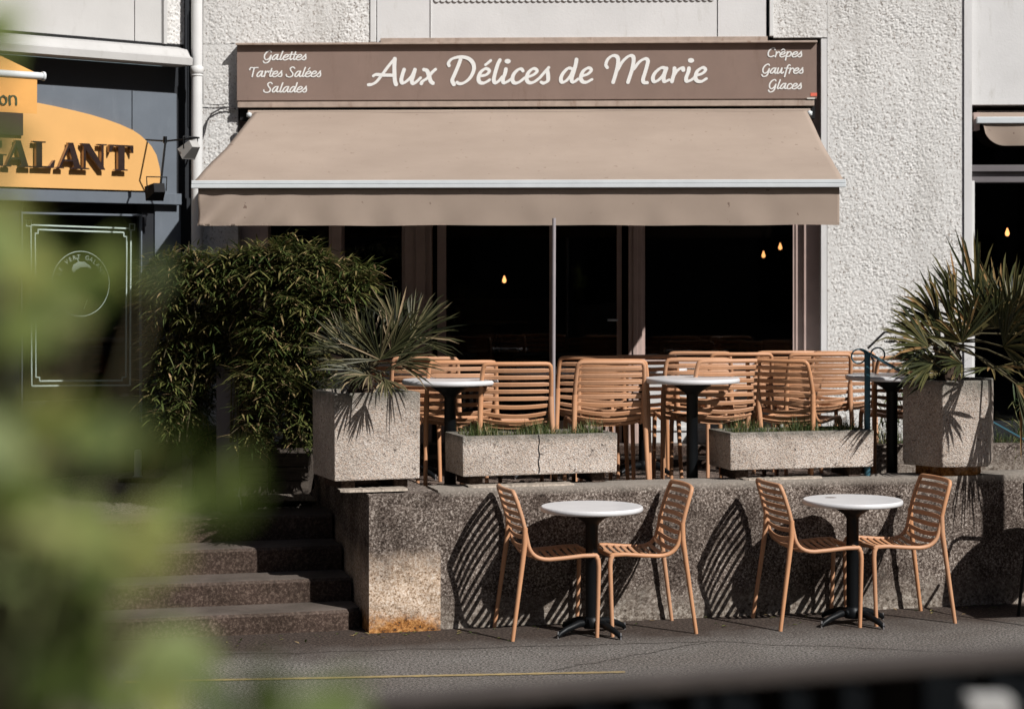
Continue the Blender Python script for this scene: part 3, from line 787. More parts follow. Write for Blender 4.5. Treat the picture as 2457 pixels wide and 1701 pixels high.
# thin grey pole standing behind the left long planter
pl = thing('awning_pole', Wp(1327, 650, 12.80)*1, 'slim grey pole standing between the door leaves and the long planter', 'pole')
pl.location = Wp(1327, 650, 12.80).x, 12.80, TF
pz = pl.location
MB().tube([(pz.x, pz.y, TF), (pz.x+.006, pz.y, 2.39)], .0115, 10).build('shaft', paint('dull grey pole', (.33,.30,.31), .4), pl)
MB().lathe([(.09,0),(.09,.008),(.03,.02),(.02,.05)], pz, 20).build('foot', M['blackmetal'], pl)

# ---------------------------------------------------------------- right awning
ra = thing('shop_awning', Ff.P(fu(2440), .3, Ff.z(2400, 345)), 'rolled peach awning with white bar over the shop at the right edge', 'awning')
r0 = Ff.u(2343, .03)
MB().fbox(Ff, r0, 7.5, .0, .045, Ff.z(2400, 297, .03), Ff.z(2400, 281, .03)).build('front_bar', M['barmetal'], ra, bevel=.008, seg=3)
mb = MB(); r1 = Ff.u(2350, .0)
mb.grid(lambda a, b: Ff.P(r1+.0*b+(7.4-r1)*a, -.12+.13*b, Ff.z(2400, 260, .1)-(.065)*b-.01*math.sin(b*3)), 40, 8); 
mb.build('canopy', M['awning'], ra, fix=False)
mb = MB(); r2 = Ff.u(2359, .02); zt2, zb2 = Ff.z(2400, 298, .02), Ff.z(2400, 350, .02)
def rfn(a, b):
    x = r2+(7.4-r2)*a; dx = x-r2; rd = .16
    low = zb2 if dx > rd else zb2+(1-math.sqrt(max(0, 1-((rd-dx)/rd)**2)))*(zt2-zb2)*.95
    return Ff.P(x, .025+.010*math.sin(x*19)*b, zt2+(low-zt2)*b)
mb.grid(rfn, 300, 8); mb.build('valance', M['awning'], ra, fix=False)
MB().fbox(Ff, r0-.012, r0+.03, -.15, -.005, Ff.z(2400, 312, 0), Ff.z(2400, 270, 0)).build('bracket', M['brownframe'], ra)

# ---------------------------------------------------------------- drainpipe, cable
dp = thing('drainpipe', Ff.P(fu(472), .07, 1), 'white drainpipe running down the corner between the two shops', 'pipe')
pu = Ff.u(472.5, .08)
MB().tube([Ff.P(pu, .08, .6), Ff.P(pu, .08, 6)], .041, 20).build('pipe', M['trimwhite'], dp)
MB().lathe([(.042,0),(.048,.004),(.048,.05),(.042,.055)], Ff.P(pu, .08, Ff.z(472, 178, .08)), 20).lathe([(.042,0),(.046,.003),(.046,.012),(.042,.015)], Ff.P(pu, .08, Ff.z(472, 184, .08)), 20).build('collar', M['trimwhite'], dp)
ck = MB(); 
pts = [Ff.P(*(lambda q: (q[0], .03, q[1]))(Ff.uz(a, b, .03))) for a, b in ((566,262),(548,258),(528,262),(508,273),(497,292),(491,318),(484,338),(478,350))]
ck.tube(pts, .006, 6)
pts = [Ff.P(*(lambda q: (q[0], .025, q[1]))(Ff.uz(a, b, .025))) for a, b in ((487,-20),(486,120),(487,250),(515,252),(545,250))]
ck.tube(pts, .0035, 6)
tag(ck.build('electric_cable', M['cable']), 'thin grey cable looping from the sign down to the spotlight', 'cable')

# ---------------------------------------------------------------- neighbour on the left
lbn = thing('corner_shop_building', Fl.P(-1, 0, TF), 'angled neighbour building, white above and slate blue shopfront below', 'building')
lu = lambda px, v=0: Fl.u(px, v); lz = lambda px, py, v=0: Fl.z(px, py, v)
zc1 = lz(250, 140, .2); zc0 = lz(250, 98, 0)
s = MB()
s.fbox(Fl, -5, lu(322), -.3, 0, zc0-.02, 12); s.fbox(Fl, lu(324), lu(442), -.3, 0, zc0-.02, 12)
s.build('upper_wall', M['grey render'], lbn)
s = MB(); s.fbox(Fl, lu(388), lu(396), 0, .03, zc0+.01, 6.5); s.build('wall_trim', M['grey render'], lbn)
s = MB(); nu = 60
uA_, uB_ = lu(399), lu(441)
s.grid(lambda a, b: Fl.P(uA_+(uB_-uA_)*a, .003+.012*noise.noise(Vector((a*8, b*60, 3))), zc0+.02+b*1.0), 20, 120); s.build('rough_strip', M['plaster'], lbn, fix=False)
s = MB()
zc_t, zc_b = lz(250, 101, .2), lz(250, 141, .2)
prof = [(0, zc_b), (.20, zc_b), (.205, zc_b+.05), (.17, zc_b+.065), (.13, zc_t+.0), (0, zc_t+.03)]
vs = [Fl.P(-5, a, b) for a, b in prof]+[Fl.P(lu(462, .2), a, b) for a, b in prof]
n_ = len(prof)
s.add(vs, [tuple(range(n_)), tuple(range(n_, 2*n_))[::-1]]+[(i, (i+1) % n_, n_+(i+1) % n_, n_+i) for i in range(n_)])
s.build('cornice', M['grey render'], lbn)
MB().fbox(Fl, -5, lu(440), -.2, .004, zc0-.022, zc0+.016).build('dark_strip', M['black'], lbn)  # thin black strip along the foot of the upper wall
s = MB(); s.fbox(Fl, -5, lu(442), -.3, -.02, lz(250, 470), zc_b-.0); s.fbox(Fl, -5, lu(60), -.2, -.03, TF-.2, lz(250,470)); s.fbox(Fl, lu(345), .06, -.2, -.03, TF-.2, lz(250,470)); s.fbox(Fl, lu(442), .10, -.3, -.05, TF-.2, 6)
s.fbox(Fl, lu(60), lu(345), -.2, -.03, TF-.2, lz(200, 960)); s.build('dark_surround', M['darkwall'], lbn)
s = MB()
zft = lz(250, 214)  # fascia cut short: dark wall above it deepens the cornice shadow
s.fbox(Fl, -5, lu(316), -.02, .0, lz(250, 440), zft); s.fbox(Fl, lu(318), lu(424), -.02, .0, lz(250, 462), zft)
s.fbox(Fl, -5, lu(436, .05), -.02, .05, lz(250, 487, .05), lz(250, 462, .05)+.006)
s.build('fascia', M['slate'], lbn, bevel=.003)
s = MB(); s.fbox(Fl, lu(374), lu(436), -.028, -.012, TF+.3, lz(250, 489)); s.build('corner_panel', M['slate'], lbn)
s = MB()
for (a_, b2, c_, d_) in ((55, 342, 513, 517), ):
    zA = lz(200, 515)
    s.fbox(Fl, lu(52), lu(342), -.028, -.004, zA-.004, zA+.010)
    s.fbox(Fl, lu(339), lu(342), -.028, -.004, TF+.3, zA-.005); s.fbox(Fl, lu(52), lu(55), -.028, -.004, TF+.3, zA-.005)
s.build('window_frame', M['slate'], lbn)
MB().fbox(Fl, lu(60), lu(345), -.10, -.09, TF+.1, lz(200, 470)).build('pane', M['glass'], lbn)
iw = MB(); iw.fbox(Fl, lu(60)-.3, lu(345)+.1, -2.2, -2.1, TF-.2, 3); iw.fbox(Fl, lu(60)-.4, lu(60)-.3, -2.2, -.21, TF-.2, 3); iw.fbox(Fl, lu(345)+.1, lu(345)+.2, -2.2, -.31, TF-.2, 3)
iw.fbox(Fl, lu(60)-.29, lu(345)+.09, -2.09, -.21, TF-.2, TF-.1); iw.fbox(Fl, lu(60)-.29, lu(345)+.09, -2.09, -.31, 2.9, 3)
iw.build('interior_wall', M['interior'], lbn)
dl = MB(); vD = -.088
def dline(p0, p1, w_=.010):
    a = Fl.uz(*p0, vD); b = Fl.uz(*p1, vD)
    A = Fl.P(a[0], vD, a[1]); B = Fl.P(b[0], vD, b[1]); dl.bar(A, B, .004, w_, up=Fl.V if False else (0,0,1)) if abs(p0[0]-p1[0]) > abs(p0[1]-p1[1]) else dl.bar(A, B, w_, .004, up=Fl.V)
for sq in ((62, 529, 76, 543), (310, 538, 324, 552)):
    x0, y0, x1, y1 = sq
    dline((x0,y0),(x1,y0+.4),.006); dline((x0,y1),(x1,y1+.4),.006); dline((x0+1,y0),(x0+1,y1),.006); dline((x1-1,y0),(x1-1,y1),.006)
dline((76,540),(310,548.5)); dline((91,551),(297,558)); dline((91,550),(91,561),.008); dline((83,560),(92,560.4),.008); dline((297,558),(297,568),.008); dline((297,568),(306,568.3),.008)
dline((74,545),(76,925),.009); dline((84,560),(86,905),.008); dline((314,554),(312,925),.011); dline((304,568),(302,905),.009)
dline((76,926),(312,924)); dline((95,914),(293,913)); dline((86,905),(95,905.3),.008); dline((95,905),(95,914),.008); dline((293,905),(302,904.8),.008); dline((293,905),(293,914),.008)
dl.build('window_border', M['green_line'], lbn, fix=True)
lg = MB(); cu, cz_ = Fl.uz(194, 681, vD); Rl = .232
ring = [(cu+Rl*math.cos(2*math.pi*k/64), cz_+Rl*math.sin(2*math.pi*k/64)) for k in range(64)]
ring2 = [(cu+(Rl-.005)*math.cos(2*math.pi*k/64), cz_+(Rl-.005)*math.sin(2*math.pi*k/64)) for k in range(64)]
lg.add([Fl.P(a, vD, b) for a, b in ring]+[Fl.P(a, vD, b) for a, b in ring2], [(k, (k+1) % 64, 64+(k+1) % 64, 64+k) for k in range(64)])
bere = [(-.075,.10),(-.06,.135),(-.02,.155),(.03,.155),(.075,.125),(.085,.105),(.05,.118),(0,.115),(-.04,.095),(-.06,.075)]
lg.add([Fl.P(cu+a, vD, cz_+b) for a, b in bere], [tuple(range(len(bere)))])
lg.add([Fl.P(cu+a, vD, cz_+b) for a, b in ((-.022,.155),(-.014,.155),(-.028,.185),(-.036,.185))], [(0,1,2,3)])
lg.add([Fl.P(cu+a, vD, cz_+b) for a, b in ((.02,-.18),(.026,-.18),(.055,-.11),(.049,-.11))], [(0,1,2,3)])
lg.add([Fl.P(cu+a, vD, cz_+b) for a, b in ((.0,-.11),(.006,-.112),(-.01,-.075),(-.014,-.075))], [(0,1,2,3)])
def arc_text(body, rad, a0, a1, size, top=True, parent=None):
    n = len(body)
    for i, ch in enumerate(body):
        if ch == ' ': continue
        cu_ = bpy.data.curves.new('t', 'FONT'); cu_.body = ch; cu_.size = size; cu_.align_x = 'CENTER'
        o = bpy.data.objects.new('t', cu_); C.objects.link(o)
        me = bpy.data.meshes.new_from_object(o.evaluated_get(bpy.context.evaluated_depsgraph_get())) if False else o.to_mesh()
        th_ = R(a0+(a1-a0)*i/(n-1))
        rot = th_-math.pi/2 if top else th_+math.pi/2
        vs = []
        for v in me.vertices:
            x, y = v.co.x, v.co.y
            xr = x*math.cos(rot)-y*math.sin(rot); yr = x*math.sin(rot)+y*math.cos(rot)
            vs.append(Fl.P(cu+rad*math.cos(th_)+xr, vD, cz_+rad*math.sin(th_)+yr))
        at.add(vs, [tuple(p.vertices) for p in me.polygons])
        o.to_mesh_clear(); bpy.data.objects.remove(o); bpy.data.curves.remove(cu_)
at = lg; arc_text('LE VERT GALANT', .175, 158, 22, .045)
at.build('window_emblem', M['green_line'], lbn, fix=False)
# oval sign with raised letters
os_ = thing('oval_sign', Fl.P(lu(100), .03, lz(100, 450)), 'orange oval sign board with raised dark serif capitals', 'sign')
top_edge = [(384,459.5),(383,430),(381,405),(373,373),(361,352),(351,341),(334,325),(316,313),(285,299),(253,287.5),(215,276),(175,266),(130,256),(90,248),(40,243)]
poly = []
for (a, b) in top_edge:
    poly.append(Fl.uz(a, b, .02))
ul = poly[-1][0]-.45; zt_ = poly[-1][1]
zb_l = poly[0][1]
mir = [(2*ul-p[0], p[1]) for p in reversed(poly)]
pts = poly+mir
MB().prism(pts, lambda a, b, v: Fl.P(a, v, b), .003, .035).build('board', M['orange'], os_)
MB().fbox(Fl, lu(0)-.15, lu(52, .04), .036, .06, lz(30, 325, .04), lz(30, 268, .04)).build('dark_patch', paint('dark brown patch', (.05,.03,.022)), os_)  # dark brown rectangle on the board, just below the awning valance
zL0, zL1 = lz(150, 404.5, .08), lz(150, 342, .08)
LT = {
 'A': [[(.06,.02),(.13,.02),(.50,1),(.43,1)],[(.60,.02),(.83,.02),(.56,1),(.38,1)],[(.2,.28),(.68,.28),(.68,.35),(.22,.35)],[(-.03,0),(.25,0),(.22,.05),(0,.05)],[(.52,0),(.95,0),(.92,.05),(.55,.05)]],
 'L': [[(.14,.02),(.38,.02),(.38,.98),(.14,.98)],[(.0,.95),(.52,.95),(.52,1),(0,1)],[(0,0),(.86,0),(.92,.30),(.87,.30),(.70,.07),(0,.05)]],
 'N': [[(.10,.02),(.18,.02),(.18,.98),(.10,.98)],[(.0,1),(.32,1),(.94,.02),(.94,0),(.76,0)],[(.80,.02),(.88,.02),(.88,.98),(.80,.98)],[(-.04,0),(.32,0),(.29,.05),(-.01,.05)],[(.66,.95),(1.0,.95),(1.0,1),(.66,1)]],
 'T': [[(.36,.02),(.62,.02),(.62,.98),(.36,.98)],[(0,.94),(.98,.94),(.98,1),(0,1)],[(0,.70),(.05,.70),(.16,.94),(0,.94)],[(.93,.70),(.98,.70),(.98,.94),(.82,.94)],[(.22,0),(.76,0),(.73,.05),(.25,.05)]],
 'E': [[(.14,.02),(.38,.02),(.38,.98),(.14,.98)],[(0,.95),(.8,.95),(.8,.7),(.76,.7),(.68,.9),(0,.9)],[(0,0),(.82,0),(.86,.28),(.82,.28),(.68,.07),(0,.05)],[(.38,.48),(.62,.48),(.62,.54),(.38,.54)]],
 'R': [[(.14,.02),(.38,.02),(.38,.98),(.14,.98)],[(.38,.94),(.7,.94),(.84,.75),(.7,.5),(.38,.5),(.38,.56),(.58,.56),(.66,.75),(.58,.88),(.38,.88)],[(.45,.5),(.6,.5),(1.0,0),(.76,0)],[(0,0),(.5,0),(.5,.05),(0,.05)]],
 'V': [[(.0,1),(.24,1),(.55,0),(.46,0)],[(.46,0),(.55,0),(.92,1),(.84,1)]],
}
gp = []
for k in range(25):
    a = R(50+k*270/24); gp.append((.5+.5*math.cos(a), .5+.52*math.sin(a)))
for k in range(24, -1, -1):
    a = R(50+k*270/24); gp.append((.52+.28*math.cos(a), .5+.46*math.sin(a)))
LT['G'] = [gp, [(.70,.02),(.92,.02),(.92,.45),(.70,.45)], [(.55,.41),(1.05,.41),(1.05,.46),(.55,.46)], [(.82,.68),(.86,.68),(.86,.98),(.80,.95)]]
def raised(ch, p0, p1):
    u0, u1 = lu(p0, .08), lu(p1, .08); lt = MB(); ls = MB()
    for i, pg in enumerate(LT[ch]):
        fn = lambda a, b, v: Fl.P(u0+(u1-u0)*a, v, zL0+(zL1-zL0)*b)
        lt.prism(pg, fn, .078+.0004*i, .0805+.0006*i); ls.prism(pg, fn, .050-.0004*i, .0775-.0004*i)
    o = lt.build('letter_face', M['galant'], os_); ls.build('letter_rim', M['galside'], o)
raised('G', -48, 12); raised('A', 10, 80); raised('L', 79, 137); raised('A', 137, 206); raised('N', 195, 256); raised('T', 263, 321)
# orange awning at the corner
oa = thing('orange_awning', Fl.P(lu(40, .8), .8, lz(40, 270, .8)), 'small orange awning with white bar, over the oval sign', 'awning')
vO = .62
uo = lu(88, vO)
zo_bar = lz(50, 180, vO)
MB().tube([Fl.P(-5, vO, zo_bar), Fl.P(lu(103, vO), vO, zo_bar)], .024, 14).tube([Fl.P(lu(101, vO), vO, zo_bar), Fl.P(lu(106, vO), vO, zo_bar)], .031, 14).build('front_bar', M['barmetal'], oa)
MB().grid(lambda a, b: Fl.P(-5+(uo+.02+5-.12*(1-b))*a, .12+(vO-.12)*b, zo_bar+.20*(1-b)+.01), 20, 8).build('canopy', M['orangecloth'], oa, fix=False)
z0_, z1_ = zo_bar-.01, lz(50, 272, vO)
MB().grid(lambda a, b: Fl.P(-5+(uo+5)*a, vO+.004*math.sin(a*160+b)*b+.006, z0_+(z1_-z0_)*b), 160, 6).build('valance', M['orangecloth'], oa, fix=False)
ot = MB()
def ostroke(pts, w_=5.0):
    stroke_ribbon(ot, pts, lambda d, t_: w_*(.45+.55*abs(d.y)), lambda a, b, dv: (lambda q: Fl.P(q[0], vO+.0125+dv, q[1]))(Fl.uz(a, b, vO+.0125)), .0)
ostroke([(8,230),(1,236),(1,246),(8,251),(15,246),(15,236),(8,230)]); ostroke([(23,231),(24,251)]); ostroke([(24,235),(31,230),(38,235),(39,251)])
ot.build('lettering', paint('dark green letters', (.05,.07,.03)), oa, fix=False)
# spotlights on a bracket
def spot(px, py, D, tilt, label, mt, s_=1.0):
    p = Wp(px, py, D)
    t_ = thing('spotlight', p, label, 'spotlight', 'spotlights on the black bar')
    d = Vector(tilt).normalized(); x = d.orthogonal().normalized(); x = d.cross(Vector((0,0,1))).normalized(); y = x.cross(d)
    b_ = MB(); hh = []
    for (k, w1, h1) in ((-.06, .035, .03), (.05, .055, .045), (.06, .058, .048)):
        hh.append([p+d*k*s_+x*a*w1*s_+y*b*h1*s_ for a, b in ((-1,-1),(1,-1),(1,1),(-1,1))])
    vs = [q for h in hh for q in h]
    b_.add(vs, [(0,1,2,3)[::-1], (8,9,10,11)]+[(i*4+j, i*4+(j+1) % 4, (i+1)*4+(j+1) % 4, (i+1)*4+j) for i in range(2) for j in range(4)])
    b_.build('housing', mt, t_, bevel=.004)
    y_ = MB(); y_.tube([p+x*.06*s_, p+x*.065*s_+Vector((0,0,.085*s_)), p-x*.065*s_+Vector((0,0,.085*s_)), p-x*.06*s_], .005, 6); y_.build('yoke', M['blackmetal'], t_)
    return t_
spot(457, 358, 14.75, (-.55, .5, -.55), 'grey spotlight hanging in front of the drainpipe', M['lampbody'])
spot(376, 458, 14.35, (-.3, .6, -.2), 'black spotlight hanging below the bar beside the oval sign', M['black'], 1.1)
bk_ = MB(); bk_.tube([Wp(350, 336, 15.2), Wp(398, 339, 14.9), Wp(478, 331, 14.8)], .007, 6)
bk_.tube([Wp(396, 328, 14.75), Wp(396, 344, 14.75)], .014, 8)
bk_.tube([Wp(397, 340, 14.75), Wp(384, 455, 14.4)], .008, 6)
tag(bk_.build('lamp_bar', M['blackmetal']), 'black metal bar with a hanging rod carrying both spotlights', 'bracket')

# small post and kerb in the passage
bo = thing('metal_bollard', Wp(331, 650, 14.6), 'short grey metal post standing in the dark passage', 'bollard'); bo.location.z = .63
MB().lathe([(.05,0),(.05,.01),(.026,.02),(.026,.19),(.02,.20)], bo.location, 14).build('post', M['lampbody'], bo)
kb = MB(); a_ = Wp(285, 650, 14.55); b2 = Wp(392, 650, 14.7)
kb.box(a_.x, b2.x, 14.5, 14.8, .58, .645); tag(kb.build('kerb', M['step'], bevel=.01), kind='structure')

# ---------------------------------------------------------------- chair
def arc2(p0, p1, p2, n=6):
    return [((1-t)**2*p0[0]+2*(1-t)*t*p1[0]+t*t*p2[0], (1-t)**2*p0[1]+2*(1-t)*t*p1[1]+t*t*p2[1]) for t in [i/n for i in range(n+1)]]
def make_chair(material, name='terrace_chair'):
    t_ = thing(name, (0,0,0), 'x', 'chair')
    HW = .205      # half width at the top
    # seat side profile, (y,z), front to back, then up the back
    prof = [(.215,.462),(.12,.462),(0,.452),(-.09,.447)]+arc2((-.09,.447),(-.20,.447),(-.222,.53),6)[1:]+[(-.235,.585),(-.243,.63)]
    back = [(-.243,.63),(-.262,.69),(-.290,.77),(-.308,.812)]
    for s_ in (-1, 1):
        fl = MB(); fl.tube([(s_*.222,.205,0),(s_*.220,.212,.2),(s_*.216,.218,.40),(s_*.215,.214,.438),(s_*.213,.200,.460)], [.0125,.013,.0145,.015,.014], 10)
        fl.build('leg', material, t_)
        rl_ = MB(); rl_.tube([(s_*.235,-.325,0),(s_*.228,-.295,.2),(s_*.222,-.262,.42),(s_*.217,-.245,.54),(s_*.215,-.243,.63)], [.0125,.0135,.0155,.017,.0165], 10)
        rl_.build('leg', material, t_)
    sf_ = MB()
    for s_ in (-1, 1):
        sf_.tube([(s_*.213, y, z) for y, z in [(.212,.452),(.205,.462)]+prof[1:]], .0125, 10)
    sf_.tube([(-.213,.205,.456),(.213,.205,.456)], .0125, 10)
    sf_.build('seat_frame', material, t_)
    bf = MB()
    hoop = [(-.216,-.243,.62),(-.214,-.262,.69),(-.210,-.287,.765),(-.206,-.299,.797)]
    c1 = [(-.203,-.306,.815),(-.193,-.310,.826),(-.175,-.311,.829)]
    left = hoop+c1; right = [(-x, y, z) for x, y, z in reversed(left)]
    midp = [(-.12,-.322,.830),(-.06,-.330,.830),(0,-.333,.830),(.06,-.330,.830),(.12,-.322,.830)]
    bf.tube(left+midp+right, .0135, 10); bf.build('back_frame', material, t_)
    def slat(mb, y, z, dy, dz, hw, bow, kind):
        # one board across, cross-section along (dy,dz), thickness normal to it, ends rounded into the frame
        n_ = 10; L_ = math.hypot(dy, dz); dy, dz = dy/L_, dz/L_; ny, nz_ = -dz, dy
        rows = []
        for i in range(n_+1):
            x = -hw+2*hw*i/n_; q = 1-(x/hw)**2
            yy = y-ny*0+bow[0]*q; zz_ = z+bow[1]*q
            wd = .0128*(1 if 0 < i < n_ else .72); th = .0045*(1 if 0 < i < n_ else .8)
            ring = []
            for (a, b) in ((-1,-.5),(-.8,-1),(.8,-1),(1,-.5),(1,.5),(.8,1),(-.8,1),(-1,.5)):
                ring.append((x, yy+dy*a*wd+ny*b*th, zz_+dz*a*wd+nz_*b*th))
            rows.append(ring)
        vs = [p for r in rows for p in r]
        mb.add(vs, [(i*8+j, i*8+(j+1) % 8, (i+1)*8+(j+1) % 8, (i+1)*8+j) for i in range(n_) for j in range(8)], False)
        mb.add(rows[0], [tuple(range(8))]); mb.add(rows[-1], [tuple(range(8))[::-1]])
    # parametrise whole path by arc length
    path = prof+back[1:]
    seg = [0]
    for i in range(1, len(path)): seg.append(seg[-1]+math.hypot(path[i][0]-path[i-1][0], path[i][1]-path[i-1][1]))
    T = seg[-1]; seat = MB(); bk2 = MB(); ns = 17
    for k in range(ns):
        d = .02+(T-.045)*k/(ns-1)
        i = max(j for j in range(len(seg)) if seg[j] <= d); i = min(i, len(path)-2)
        f = (d-seg[i])/(seg[i+1]-seg[i]); y = path[i][0]+(path[i+1][0]-path[i][0])*f; z = path[i][1]+(path[i+1][1]-path[i][1])*f
        dy, dz = path[i+1][0]-path[i][0], path[i+1][1]-path[i][1]
        if z < .60: slat(seat, y, z+.003, dy, dz, .209, (-.016 if z > .47 else 0, -.024 if z < .56 else -.012), 0)
        else: slat(bk2, y, z, dy, dz, .205, (-.030, 0), 1)
    seat.build('seat', material, t_, fix=True); bk2.build('backrest', material, t_, fix=True)
    return t_
chair0 = make_chair(M['chair'])
for c_ in chair0.children:
    for v in c_.data.vertices: v.co.y *= .93
used = [False]
def place(x, y, z, deg, label, group):
    if not used[0]:
        used[0] = True; chair0.location = (x, y, z); chair0.rotation_euler = (0,0,R(deg)); tag(chair0, label, 'chair', group); return chair0
    return dup(chair0, (x, y, z), R(deg), label, group)
gl = 'terracotta slatted chairs on the street'; gu = 'terracotta slatted chairs on the terrace'
place(.245, 12.07, 0, 13-90, 'terracotta slatted chair left of the left street table, back to the steps', gl)
place(.705, 12.18, 0, 193-90, 'terracotta slatted chair right of the left street table, facing the steps', gl)
place(1.785, 12.40, 0, 13-90, 'terracotta slatted chair left of the right street table, its back towards the other pair', gl)
place(2.255, 12.53, 0, 194-90, 'terracotta slatted chair right of the right street table, facing left', gl)
jr = random.Random(3)
def up(px, D, deg, label, dz=0):
    deg += jr.uniform(-9, 9); p = Wp(px+jr.uniform(-5, 5), 650, D); place(p.x, D+.28, TF+dz, deg, label, gu)
up(1092, 12.92, 14, 'terracotta chair behind the left terrace table, by the square planter')
up(1225, 12.68, 10, 'terracotta chair seen from behind beside the slim grey pole, over the left long planter')
up(1458, 12.90, 4, 'terracotta chair seen square from behind, right of the slim grey pole')
up(1476, 13.12, 4, 'terracotta chair nested close in front of the square-on one right of the pole')
up(1672, 13.3, 8, 'terracotta chair whose left post shows through left of the middle terrace table column')
up(1724, 13.10, 5, 'terracotta chair seen from behind right of the middle terrace table column')
up(1925, 13.05, -38, 'terracotta chair turned to the right, over the middle of the right long planter')
up(2182, 13.55, 0, 'terracotta chair behind the right terrace table, beside the teal post')
up(1012, 13.45, 0, 'terracotta chair half hidden by the small palm, deeper in')
up(968, 13.9, 0, 'terracotta chair deepest behind the small palm')
up(1418, 13.6, 0, 'terracotta chair further back, its top rail just right of the slim pole')
up(1540, 13.75, 0, 'terracotta chair further back against the white door post')
up(1690, 14.35, 0, 'terracotta chair of the back row by the window, leftmost of its row')
up(1768, 14.15, 0, 'terracotta chair of the back row by the window, second from its left')
up(1878, 14.45, 0, 'terracotta chair of the back row by the window, in front of the brown frame')
up(1957, 14.1, 0, 'terracotta chair of the back row before the white trim of the window')
up(2024, 14.4, 0, 'terracotta chair of the back row against the roughcast wall, beside the iron scrolls')

# ---------------------------------------------------------------- tables
def make_table():
    t_ = thing('bistro_table', (0,0,0), 'x', 'table')
    h = .73
    MB().lathe([(.02,h-.030),(.283,h-.030),(.291,h-.026),(.2935,h-.016),(.292,h-.005),(.286,h)], (0,0,0), 64).build('tabletop', M['table_white'], t_)
    MB().lathe([(.036,.08),(.036,h-.11),(.05,h-.09),(.115,h-.048),(.12,h-.031)], (0,0,0), 24).build('column', M['blackmetal'], t_)
    b_ = MB(); b_.lathe([(.045,.035),(.055,.05),(.05,.085),(.037,.10)], (0,0,0), 20)
    for k in range(4):
        a = R(45+90*k-18); c, s_ = math.cos(a), math.sin(a)
        b_.tube([(c*.03,s_*.03,.068),(c*.10,s_*.10,.068),(c*.19,s_*.19,.045),(c*.235,s_*.235,.026),(c*.25,s_*.25,.012)], [.022,.022,.018,.015,.012], 8)
    b_.build('base', M['blackmetal'], t_)
    for k in range(4):
        a = R(45+90*k-18); c, s_ = math.cos(a), math.sin(a)
        MB().tube([(c*.25,s_*.25,0),(c*.25,s_*.25,.04)], .0055, 8).build('foot', M['steel'], t_)
    return t_
tb = make_table(); tb.location = (.455, 12.01, 0); tb.rotation_euler.z = .2
tag(tb, 'round white pedestal table between the left pair of street chairs', 'table', 'round white bistro tables')
gt = 'round white bistro tables'
dup(tb, (2.0, 12.36, 0), .15, 'round white pedestal table with a small brown mark, between the right pair of street chairs', gt)
mk = MB(); mk.add([(1.885+.035*math.cos(a*.5236), 12.45+.022*math.sin(a*.5236), .7308) for a in range(12)], [tuple(range(12))])
t2_ = [o for o in C.objects if o.name.startswith('bistro_table')][-1]
mo = mk.build('brown_mark', paint('brown spill', (.12,.06,.04)), None, fix=False)
mo.parent = t2_; mo.matrix_parent_inverse = t2_.matrix_basis.inverted()
dup(tb, (3.43, 12.62, 0), .4, 'round white pedestal table at the right edge, beside the black armchair', gt)
for px, D, lb_ in ((1080, 12.80, 'round white table on the terrace beside the square planter'), (1661, 13.00, 'round white table on the terrace between the two long planters'), (2140, 13.35, 'round white table on the terrace left of the six-sided planter, half shaded')):
    dup(tb, (Wp(px, 650, D).x, D, TF), .3, lb_, gt)
for px, D, lb_ in ((985, 14.15, 'round white table deeper on the terrace, half hidden by the small palm'), (1300, 14.2, 'round white table deeper on the terrace, before the glass doors'), (1545, 14.35, 'round white table deeper on the terrace, before the white door post'), (1905, 14.95, 'round white table deeper on the terrace, behind the back row of chairs')):
    dup(tb, (Wp(px, 650, D).x, D, TF), .3, lb_, gt)

# ---------------------------------------------------------------- concrete planters
def planter_box(name, px, D, ang, L_, dep, z0, h, label, group, wall=.045, crack=None):
    p = Wp(px, 650, D); fr = Frame(p.x, p.y, ang)
    t_ = thing(name, fr.P(L_/2, -dep/2, z0), label, 'planter', group)
    b_ = MB(); wt = wall
    # shell with open top
    o_ = [(0,0),(L_,0),(L_,-dep),(0,-dep)]; i_ = [(wt,-wt),(L_-wt,-wt),(L_-wt,-dep+wt),(wt,-dep+wt)]
    tp = .003
    vs = [fr.P(u+tp*(1 if u == 0 else -1), v-tp*(1 if v == 0 else -1), z0+.02) for u, v in o_]+[fr.P(u, v, z0+h) for u, v in o_]+[fr.P(u, v, z0+h) for u, v in i_]+[fr.P(u, v, z0+h-.06) for u, v in i_]
    fs = [(3,2,1,0)]+[(k, (k+1) % 4, 4+(k+1) % 4, 4+k) for k in range(4)]+[(4+k, 4+(k+1) % 4, 8+(k+1) % 4, 8+k) for k in range(4)]+[(8+k, 8+(k+1) % 4, 12+(k+1) % 4, 12+k) for k in range(4)]
    b_.add(vs, fs); b_.build('body', M['agg'], t_, bevel=.008, seg=2)
    MB().add([fr.P(u, v, z0+h-.05) for u, v in i_], [(0,1,2,3)]).build('soil', M['soil'], t_)
    for (a, b) in ((.06, .14), (L_-.14, L_-.06)): MB().fbox(fr, a, b, -dep+.05, -.06, WT, z0+.022).build('foot', M['step'], t_)
    if crack:
        ck = MB(); u = crack
        for i in range(10):
            za, zb3 = z0+.03+(h-.03)*i/10, z0+.03+(h-.03)*(i+1)/10
            j1, j2 = .004*math.sin(i*1.7), .004*math.sin((i+1)*1.7)
            ck.add([fr.P(u-.003+j1, .0016, za), fr.P(u+.003+j1, .0016, za), fr.P(u+.003+j2, .0016, zb3), fr.P(u-.003+j2, .0016, zb3)], [(0,1,2,3)])
        ck.build('joint', M['black'], t_, fix=False)
    return t_, fr
pa = R(19)
